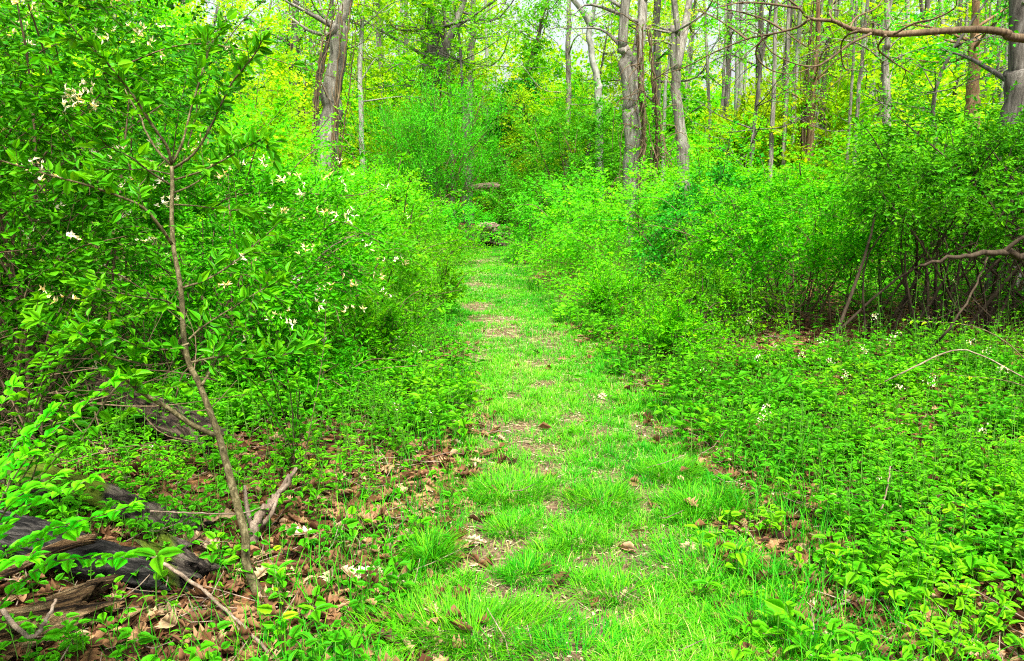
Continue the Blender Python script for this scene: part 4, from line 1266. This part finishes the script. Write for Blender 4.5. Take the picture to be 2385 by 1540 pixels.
# pale fallen leaves one can point to
PL = [(1130, 1277, .10, 'pale lobed fallen leaf lying at the left edge of the path'), (1035, 1270, .07, 'pale curled fallen leaf left of the lobed one by the path'), (665, 1275, .13, 'large cream fallen leaf behind the sapling foot'),
      (640, 1310, .11, 'tan fallen leaf beside the sapling foot'), (590, 1385, .11, 'golden fallen leaf leaning by the sapling foot'), (800, 1365, .14, 'large tan curled leaf in the litter left of the path'), (455, 1450, .13, 'upright cream curled leaf in the bottom left litter'),
      (485, 1490, .12, 'yellow folded leaf standing in the bottom left litter'), (430, 1530, .12, 'golden leaf at the bottom frame edge left of the sapling'), (1815, 1355, .13, 'cream fallen leaf under the herbs right of the path'), (1960, 1425, .13, 'large white fallen leaf at lower right'),
      (1925, 1415, .10, 'white narrow fallen leaf touching the large white one at lower right'), (1240, 1505, .06, 'small golden star shaped leaf at the bottom of the path'), (985, 1415, .1, 'pale torn leaf left of the wide bottom grass tuft'), (740, 1440, .09, 'white curled leaf in the middle of the left litter'),
      (1090, 1085, .09, 'pale leaf at the left path edge beside creeping herbs'), (1850, 1310, .09, 'tan fallen leaf in the reddish litter right of the path'), (2290, 1350, .08, 'white leaf fragment in shade at the right edge'), (960, 1240, .09, 'white leaf in the herbs left of the path'), (520, 1540, .12, 'orange leaf at the bottom edge left of the sapling foot')]
for k, (a, b, sz, lab) in enumerate(PL):
    X, Y = G(a, b)
    r_ = np.random.RandomState(900 + k)
    mb = MB(); az = r_.rand() * 6.28
    leaves(mb, np.array([[0, 0, .022]]), np.array([[math.cos(az), math.sin(az), r_.normal(.0, .1)]]), np.array([[r_.normal(0, .15), r_.normal(-.2, .15), 1.]]), sz, sz * .62, 'oak', np.array([r_.rand()]), curl=np.array([r_.normal(.08, .12)]))
    o = mb.build('fallen_leaf', M['pale'] if 'golden' not in lab and 'orange' not in lab and 'yellow' not in lab else M['litter'])
    o.location = (X, Y, h1(X, Y)); tag(o, lab, 'leaf', 'pale fallen leaves')

# ------------------------------------------------------------------ sapling in the left foreground
C1 = lambda x, y: (x * .3335, y * .3335)
C4 = lambda x, y: (x * .3335, 513.6 + y * .3335)
sb = G(612, 1402)
s0 = np.array([sb[0], sb[1], h1(sb[0], sb[1])])
SD = s0[1]
sap = thing('sapling', 'slender leafy sapling with crooked trunk and forked top in the left foreground', 'tree', s0)
tb, lm, lf = MB(), MB(), MB()
rg = np.random.RandomState(5)
tl = [(612, 1402), (592, 1360), (573, 1310), (572, 1250), (556, 1190), (541, 1130), (522, 1060), (508, 1010), (486, 950), (462, 890), (440, 845), (428, 780), (424, 700), (416, 640), (405, 580), (400, 500), (402, 440), (400, 388)]
tp = [P(x, y, SD + .02 * k) for k, (x, y) in enumerate(tl)]
c = smooth(np.array(tp) - s0, 60); c[0, 2] = -.05
tube(tb, c, np.interp(np.linspace(0, 1, 60), [0, .1, .5, 1], [.024, .018, .012, .0075]), 10, .06, 2)
lm = tb
D1 = SD + .36


def sbr(f, d0, d1, pts, r0=.006, leafy=.35, K=2):
    n = len(pts)
    w = smooth(np.array([P(*f(*q), d0 + (d1 - d0) * k / (n - 1)) for k, q in enumerate(pts)]) - s0, 22)
    tube(lm, w, np.linspace(r0, r0 * .35, 22), 6)
    L_ = np.linalg.norm(np.diff(w, axis=0), axis=1).sum()
    j0 = int(22 * leafy)
    nn = max(4, int(L_ * (1 - leafy) / .021))
    for u in np.linspace(j0, 21, nn):
        i = min(int(u), 20); q = w[i] + (w[i + 1] - w[i]) * (u - i)
        tgn = unit(w[i + 1] - w[i])
        if rg.random() < .6:
            sd = unit(tgn * .7 + rg.normal(0, .6, 3) + UP * .3)
            sprays(lf, lm, q[None], sd[None], np.array([rg.uniform(.04, .13)]), 5, .058, .031, rg, 'hi', .1, .6, nup=.5, twr=.0016)
        else:
            for sg in (1, -1):
                dd = unit(tgn * .5 + sg * unit(np.cross(tgn, [0.2, 1, .3])) + rg.normal(0, .35, 3))
                leaves(lf, q[None], dd[None], (UP * .6 + rg.normal(0, .5, 3) - np.array([0, .5, 0]))[None], .056 * rg.uniform(.7, 1.2), .03, 'hi', rg.rand(1))
    e = w[-1]; tgn = unit(w[-1] - w[-2])
    for k in range(5):
        leaves(lf, e[None], (tgn + rg.normal(0, .5, 3))[None], (UP * .4 + rg.normal(0, .6, 3))[None], .055 * rg.uniform(.7, 1.2), .027, 'hi', np.array([.6 + .4 * rg.rand()]))


sbr(C1, D1, D1 - .25, [(1200, 1150), (1165, 1020), (1060, 870), (940, 680), (800, 500), (700, 390), (600, 300), (480, 160)], .0065, .2)
sbr(C1, D1, D1 + .3, [(1190, 1150), (1090, 1040), (1010, 900), (985, 820), (900, 680), (860, 580), (850, 480)], .005, .55)
sbr(C1, D1, D1 + .15, [(1210, 1140), (1280, 980), (1330, 780), (1390, 580), (1450, 380), (1480, 300), (1540, 200)], .0055, .3)
sbr(C1, D1, D1 - .15, [(1210, 1180), (1360, 1070), (1470, 890), (1550, 720), (1620, 580), (1700, 480), (1780, 380), (1830, 290)], .0055, .3)
sbr(C1, D1 - .02, D1 - .3, [(1205, 1300), (1060, 1210), (930, 1110), (830, 1060), (720, 990), (690, 880)], .0045, .4)
sbr(C1, D1 - .02, D1 + .4, [(1200, 1220), (1050, 1190), (900, 1185), (640, 1185)], .0035, .3)
sbr(C1, D1 - .02, D1 - .2, [(1210, 1260), (1400, 1200), (1560, 1120), (1700, 1040), (1830, 970)], .004, .3)
sbr(C1, D1 - .02, D1 + .2, [(1210, 1350), (1330, 1300), (1430, 1230), (1500, 1130), (1560, 1040)], .004, .4)
sbr(C1, D1 - .1, D1 + .3, [(1220, 1430), (1380, 1440), (1600, 1470), (1860, 1480)], .0035, .4)
sbr(C4, D1 - .15, D1 - .45, [(1200, 165), (1130, 60), (1000, -90), (800, -180), (560, -260), (300, -330), (0, -420)], .0065, .2)
sbr(C4, D1 - .2, D1 + .2, [(1280, 470), (1450, 410), (1640, 290), (1800, 150), (1960, 10)], .005, .15)
sbr(C4, D1 - .3, D1 - .1, [(1320, 830), (1420, 740), (1640, 600), (1800, 500), (1950, 420)], .004, .2)
sbr(C4, D1 - .38, D1 - .2, [(1410, 1150), (1470, 1050), (1540, 910)], .006, .6)
sbr(C4, D1 - .4, D1 + .1, [(1340, 990), (1560, 950), (1800, 970), (2000, 935), (2200, 880)], .004, .1)
sbr(C4, SD + .1, SD - .2, [(1500, 1500), (1330, 1420), (1190, 1320), (1050, 1240), (950, 1170), (850, 1080), (730, 980), (650, 870), (550, 780)], .011, .35)
sbr(C4, SD + .0, SD - .25, [(1060, 1020), (900, 980), (700, 920), (600, 850), (450, 770), (280, 700)], .005, .05)
sbr(C4, SD + .1, SD - .15, [(880, 1090), (800, 1180), (700, 1320), (600, 1480), (560, 1560)], .005, .5)
sbr(C4, D1 - .1, D1 - .35, [(1300, 640), (1150, 560), (1000, 540), (800, 500), (600, 470)], .004, .1)
sbr(C4, D1 - .3, D1 - .5, [(1320, 860), (1180, 900), (1000, 890), (860, 830), (700, 760)], .004, .1)
lm.build('trunk', M['sapling'], sap)
lf.build('crown', M['near'], sap)


# foreground honeysuckle shoots entering at the left edge
def shoots(name, label, base, ends, seed, L=.055, Wd=.034, mat='near', r0=.004, leafy=.15, step=.045, cat='shrub'):
    r_ = np.random.RandomState(seed)
    b0 = np.array([base[0], base[1], h1(base[0], base[1])])
    t = thing(name, label, cat, b0)
    st, fo = MB(), MB()
    for e in ends:
        e = np.asarray(e, float) - b0
        m = e * .5 + UP * .18 * np.linalg.norm(e) + r_.normal(0, .03, 3)
        w = smooth([r_.normal(0, .03, 3) * [1, 1, 0], m, e], 22)
        tube(st, w, np.linspace(r0, r0 * .35, 22), 6)
        ll = np.linalg.norm(np.diff(w, axis=0), axis=1).sum()
        nn = max(4, int(ll * (1 - leafy) / step))
        for u in np.linspace(21 * leafy, 21, nn):
            i = min(int(u), 20); q = w[i] + (w[i + 1] - w[i]) * (u - i); tg = unit(w[i + 1] - w[i])
            sdv = unit(np.cross(tg, UP) + .01)
            for sg in (1, -1):
                dd = tg * .45 + sdv * sg + r_.normal(0, .25, 3)
                leaves(fo, q[None], dd[None], (UP + r_.normal(0, .3, 3))[None], L * r_.uniform(.7, 1.15), Wd * r_.uniform(.8, 1.1), 'hi', np.clip(np.array([.3 + .5 * r_.rand() + .25 * (u / 21)]), 0, 1))
        for k in range(3):
            leaves(fo, w[-1][None], (unit(w[-1] - w[-2]) + r_.normal(0, .4, 3))[None], (UP + r_.normal(0, .4, 3))[None], L * .8, Wd * .7, 'hi', np.array([.95]))
    st.build('stems', M['sapling'], t); fo.build('leaves', M[mat], t)
    return t


shoots('honeysuckle_shoots', 'bright leaved young honeysuckle arching in from the left edge over the logs', (-1.75, 2.15),
       [P(210, 1115, 2.0), P(60, 1060, 1.95), P(265, 885, 2.3), P(120, 960, 2.3), P(300, 1180, 2.1), P(30, 900, 2.4), P(180, 1230, 2.1), P(290, 1300, 2.15), P(70, 1300, 1.95), P(130, 1110, 1.85)], 41)
shoots('honeysuckle_shoots', 'leafy honeysuckle sprays before the dark hollow left of the sapling', (-2.2, 3.2),
       [P(330, 830, 3.0), P(250, 760, 3.0), P(130, 790, 2.9), P(420, 900, 3.1), P(90, 700, 3.1), P(360, 720, 3.2), P(210, 680, 3.2), P(300, 960, 2.95)], 42, L=.06)
shoots('honeysuckle_shoots', 'leafy honeysuckle sprays right of the sapling trunk', (-1.15, 4.1),
       [P(560, 760, 3.8), P(650, 820, 3.9), P(720, 760, 4.1), P(600, 690, 4.1), P(690, 880, 3.9), P(530, 850, 3.7), P(760, 700, 4.3)], 43, L=.052)
shoots('arching_cane', 'long thin bare brown cane bowed over the herbs at the right edge', (3.3, 4.1), [P(2110, 745, 4.9), P(2200, 870, 4.3)], 44, L=.035, Wd=.018, mat='rose', leafy=.7, r0=.005)
# knotweed with chevron leaves
def knotweed(label, x, y, h, seed, L=.11, n=5):
    X, Y = G(x, y); r_ = np.random.RandomState(seed)
    t = thing('broadleaf_plant', label, 'plant', (X, Y, h1(X, Y)))
    st, fo = MB(), MB()
    w = smooth([(0, 0, -.02), (.01, 0, h * .5), (.03, -.02, h)], 10)
    tube(st, w, np.linspace(.0035, .0025, 10), 6)
    for k in range(n):
        az = k * 2.39 + r_.rand(); f = 9 if k < n - 2 else 5 - (k - n + 2) * 2
        d = np.array([math.cos(az), math.sin(az), r_.uniform(-.05, .35)])
        leaves(fo, w[f][None], d[None], (UP + r_.normal(0, .2, 3))[None], L * (1 if k < n - 2 else .6) * r_.uniform(.8, 1.1), L * .45, 'hi', np.array([.4 + .5 * r_.rand()]), curl=np.array([-.15]))
    st.build('stem', M['stemgreen'], t); fo.build('leaves', M['near'], t)
    return t


knotweed('large leaved upright plant growing beside the blackened broken log', 367, 1465, .24, 51, .12)
knotweed('blue green leaved young plant standing alone left of the trail', 948, 985, .13, 52, .07)
knotweed('pale young plant with drooping paired leaves at the sapling foot', 640, 1410, .14, 53, .08)
knotweed('low five leaved creeper seedling in the litter below the sapling', 720, 1480, .1, 54, .08)
knotweed('star leaved seedling at the right path edge beside the herbs', 1410, 870, .12, 55, .1)
knotweed('upright young plant growing from the grass at the lower right of the path', 1625, 1400, .1, 56, .07)
knotweed('bright broad leaved seedling at the bottom edge in the litter', 640, 1490, .08, 57, .07)
for o in bpy.data.objects:
    if o.name.startswith('leaves') and o.parent and o.parent.get('label', '').startswith('blue green'):
        o.data = o.data.copy(); o.data.materials[0] = M['blue']


# ------------------------------------------------------------------ dead wood, stone
def logobj(name, label, a, b, r0, r1, mat, seed, cat='log', rough=.12, sides=44, n=64, bend=.05, endmat=None):
    a, b = np.asarray(a, float), np.asarray(b, float)
    r_ = np.random.RandomState(seed)
    o0_ = (a + b) / 2
    L_ = np.linalg.norm(b - a)
    dv = (b - a) / L_
    mb = MB()
    # built along local z so that the grain runs along it
    t = np.linspace(-L_ / 2, L_ / 2, n)
    an = np.arange(sides) * 2 * math.pi / sides
    A, Tz = np.meshgrid(an, t)
    ca, sa = np.cos(A), np.sin(A)
    R_ = (r0 + (r1 - r0) * (Tz / L_ + .5))
    big = fbm(ca * 1.3 + seed, sa * 1.3 + Tz * 2.2 / 1., seed) - .5
    warp = .5 * (fbm(Tz * 3, A * 0 + seed, seed + 5) - .5)
    grain = fbm(np.cos(A + warp) * 9 + np.sin(A + warp) * 7 + 50, Tz * 2.5 + np.sin(A) * 2, seed + 9, 3) - .5
    crack = np.clip(.40 - fbm(np.cos(A) * 7 + np.sin(A) * 9 + 20, Tz * 1.6, seed + 3, 2), 0, 1)
    Wr = R_ * (1 + rough * 2.2 * big + rough * 1.8 * grain - 1.6 * crack * rough * 4 * .5)
    jag = (fbm(np.cos(an) * 4 + 9, np.sin(an) * 4, seed + 2) - .5) * r0 * 3
    Zt = Tz + jag * np.clip(np.abs(Tz) / (L_ / 2) * 6 - 5, 0, 1) * np.sign(Tz)
    V = np.stack([ca * Wr + bend * np.sin(Tz / L_ * 3 + seed), sa * Wr + r0 * .5 * (fbm(Tz * 2, Tz * 0 + 3, seed) - .5), Zt], -1).reshape(-1, 3)
    i = np.arange(sides); j = (i + 1) % sides
    q = np.concatenate([np.stack([i + k * sides, j + k * sides, j + (k + 1) * sides, i + (k + 1) * sides], 1) for k in range(n - 1)])
    c0, c1 = V[:sides].mean(0) + [0, 0, .03], V[-sides:].mean(0) - [0, 0, .03]
    V = np.vstack([V, c0, c1])
    tt = [(n * sides, y_, x_) for x_, y_ in zip(i, j)] + [(n * sides + 1, x_ + (n - 1) * sides, y_ + (n - 1) * sides) for x_, y_ in zip(i, j)]
    mb.add(V, q=q, t=tt)
    o = mb.build(name, M[mat])
    from mathutils import Vector
    o.rotation_mode = 'QUATERNION'
    o.rotation_quaternion = Vector((0, 0, 1)).rotation_difference(Vector(dv))
    o.location = o0_
    return tag(o, label, cat)


def GL(x, y, z):
    g_ = G(x, y); return (g_[0], g_[1], h1(*g_) + z)


logobj('fallen_log', 'dark brown fallen log lying under the dark hollow behind the sapling', GL(235, 1010, .2), GL(490, 1085, .06), .11, .1, 'log', 61)
logobj('fallen_log', 'blackened log with broken end at the left edge', GL(-120, 1395, .12), GL(400, 1400, .05), .085, .075, 'charlog', 62, rough=.2)
logobj('fallen_log', 'mossy grey log behind the blackened one at the left', GL(60, 1225, .1), GL(480, 1275, .03), .075, .065, 'mosslog', 63, rough=.2)
logobj('broken_log_chunk', 'rotten block shaped log end with dark cracks left of the sapling foot', GL(385, 1375, .09), GL(470, 1400, .07), .085, .07, 'mosslog', 64, rough=.3, n=10)
logobj('driftwood_log', 'weathered rotten wood with swirling grain in the bottom left corner', GL(-160, 1590, .06), GL(225, 1490, .05), .1, .075, 'driftwood', 65, rough=.3, n=40)
logobj('wood_slab', 'splintered weathered wood slab lying on the swirling rotten wood', GL(-60, 1480, .16), GL(235, 1430, .17), .03, .018, 'driftwood', 66, rough=.4)
logobj('fallen_log', 'end of a sawn log poking out above the trail end', P(1085, 440, 22), P(1158, 436, 22.2), .085, .09, 'deadstick', 67)


def stick(name, label, pts, r0, r1, mat='deadstick', seed=0, cat='stick', forks=()):
    pts = np.asarray(pts, float); b = pts[0].copy()
    mb = MB(); w = smooth(pts - b, 24); w[1:-1] += np.random.RandomState(seed).normal(0, r0 * .3, (22, 3))
    tube(mb, w, np.linspace(r0, r1, 24), 8, .12, seed)
    for f in forks:
        tube(mb, smooth(np.asarray(f) - b, 12), np.linspace(r0 * .6, r1 * .7, 12), 7, .12, seed + 1)
    o = mb.build(name, M[mat]); o.location = b
    return tag(o, label, cat)


stick('fallen_stick', 'long brown stick slanting across the bottom left litter', [GL(350, 1400, .14), GL(470, 1440, .08), GL(560, 1490, .04), GL(640, 1560, .03)], .008, .006, 'deadstick', 1)
stick('dead_branch', 'forked grey dead branch standing behind the sapling trunk', [GL(580, 1300, 0), P(612, 1190, 3.3), P(645, 1160, 3.35), P(690, 1090, 3.4)], .024, .008, 'deadstick', 2,
      forks=[[P(590, 1240, 3.3), P(575, 1180, 3.28), P(570, 1130, 3.28)], [P(620, 1190, 3.3), P(660, 1130, 3.4), P(672, 1105, 3.45)], [P(600, 1230, 3.3), P(630, 1200, 3.3), P(650, 1150, 3.35)]])
stick('fallen_stick', 'pale straight stick lying at the left path edge', [GL(1000, 952, .06), GL(1060, 942, .05), GL(1122, 927, .05)], .009, .006, 'deadstick', 3)
stick('fallen_stick', 'thin pale cane reaching across behind the sapling foot', [P(350, 1190, 2.9), P(450, 1195, 3.0), P(560, 1196, 3.1), P(610, 1180, 3.2)], .004, .002, 'deadstick', 4)
stick('fallen_stick', 'pale stick lying in the herbs at the right edge', [P(1995, 1370, 3.2), P(2020, 1270, 3.3), P(2060, 1160, 3.4), P(2075, 1080, 3.5)], .005, .003, 'deadstick', 5)
stick('fallen_stick', 'curved bare stick over the swirling rotten wood', [GL(-40, 1470, .1), P(60, 1480, 2.25), P(110, 1440, 2.3), P(130, 1395, 2.35)], .009, .005, 'deadstick', 6)
stick('fallen_stick', 'reddish dead stick beside white leaves at lower right', [GL(1880, 1480, .03), GL(1960, 1430, .04), GL(2060, 1420, .03)], .007, .004, 'deadstick', 7)
stick('bare_cane', 'dead brown cane crossing the herbs below the dark hollow at right', [GL(1980, 960, .02), P(2100, 870, 5.1), P(2240, 815, 5.2), P(2385, 880, 5.0)], .006, .004, 'deadstick', 8, cat='cane')
stick('bare_cane', 'bare dark cane leaning up through the rose hollow at right', [GL(2140, 870, 0), P(2190, 790, 6.1), P(2260, 690, 6.1), P(2300, 600, 6.2)], .012, .007, 'twigdark', 9, cat='cane')
stick('fallen_bough', 'dark crooked bough jutting from the rose bank at the right edge', [P(2480, 640, 6.2), P(2385, 598, 6.2), P(2310, 590, 6.1), P(2230, 600, 6.1), P(2140, 620, 6.2)], .035, .012, 'twigdark', 10, cat='bough',
      forks=[[P(2330, 592, 6.15), P(2370, 560, 6.1), P(2400, 545, 6.1)]])
stick('bare_cane', 'long bare stem bowed over the shrub bank left of the trail', [P(500, 480, 6.2), P(560, 455, 6.3), P(700, 450, 6.4), P(830, 455, 6.6), P(900, 430, 6.8)], .009, .003, 'twig', 11, cat='cane')
stick('bare_cane', 'thin pale arched stem over the honeysuckle right of the sapling', [P(700, 640, 6.), P(780, 570, 6.1), P(850, 545, 6.2), P(900, 560, 6.3)], .006, .003, 'deadstick', 12, cat='cane')
# tangle of dead sticks in the hollow left
dm = MB(); r_ = np.random.RandomState(8)
dead = thing('brush_heap', 'tangle of dead grey twigs in the dark hollow at the left edge', 'brush', (-2.5, 4.1, h1(-2.5, 4.1)))
for k in range(110):
    a = np.array([r_.normal(0, .45) - .25, r_.normal(0, .3), r_.uniform(0, .55)]); d = unit(np.array([r_.normal(0, 1), r_.normal(0, .5), r_.normal(.15, .5)])) * r_.uniform(.3, .9)
    tube(dm, smooth([a, a + d * .5 + r_.normal(0, .05, 3), a + d], 7), np.linspace(.004, .0015, 7) * r_.uniform(.5, 1.5), 4)
dm.build('twigs', M['twig'], dead)
dm = MB()
dead = thing('deadwood_heap', 'dark heap of rotting branches beside the trail bend', 'deadwood', (-1.0, 20.6, h1(-1, 20.6)))
for k in range(40):
    a = np.array([r_.normal(0, .5), r_.normal(0, .25), r_.uniform(.02, .4)]); d = unit(np.array([1, r_.normal(0, .4), r_.normal(-.25, .2)])) * r_.uniform(.5, 1.3)
    tube(dm, smooth([a - d * .5, a + r_.normal(0, .03, 3), a + d * .5], 7), np.linspace(.05, .03, 7) * r_.uniform(.4, 1.4), 7, .15, k)
dm.build('branches', M['log'], dead)
logobj('fallen_log', 'short pale rotten log end at the deadwood heap by the trail bend', P(1118, 532, 20), P(1155, 528, 19.6), .1, .12, 'deadstick', 68)
# pale stone in the herbs
st = MB()
sides, rings = 16, 9
r_ = np.random.RandomState(4)
V = []
for k in range(rings):
    th = math.pi * k / (rings - 1)
    for s in range(sides):
        ph = 2 * math.pi * s / sides
        d = np.array([math.sin(th) * math.cos(ph), math.sin(th) * math.sin(ph), math.cos(th)])
        rr = 1 + .18 * math.sin(3.1 * d[0] + 2 * d[2]) + .12 * math.sin(5 * d[1] + 1) + .05 * r_.rand()
        V.append(d * rr * np.array([.075, .06, .12]))
q = [(k * sides + s, (k + 1) * sides + s, (k + 1) * sides + (s + 1) % sides, k * sides + (s + 1) % sides) for k in range(rings - 1) for s in range(sides)]
st.add(V, q=q)
o = st.build('pale_stone', M['stone']); gx = G(915, 830); o.location = (gx[0], gx[1], h1(*gx) + .07); o.rotation_euler = (.1, .25, .3)
tag(o, 'pale pointed stone half hidden in herbs left of the trail', 'stone')
print('verts', sum(len(m.vertices) for m in bpy.data.meshes))
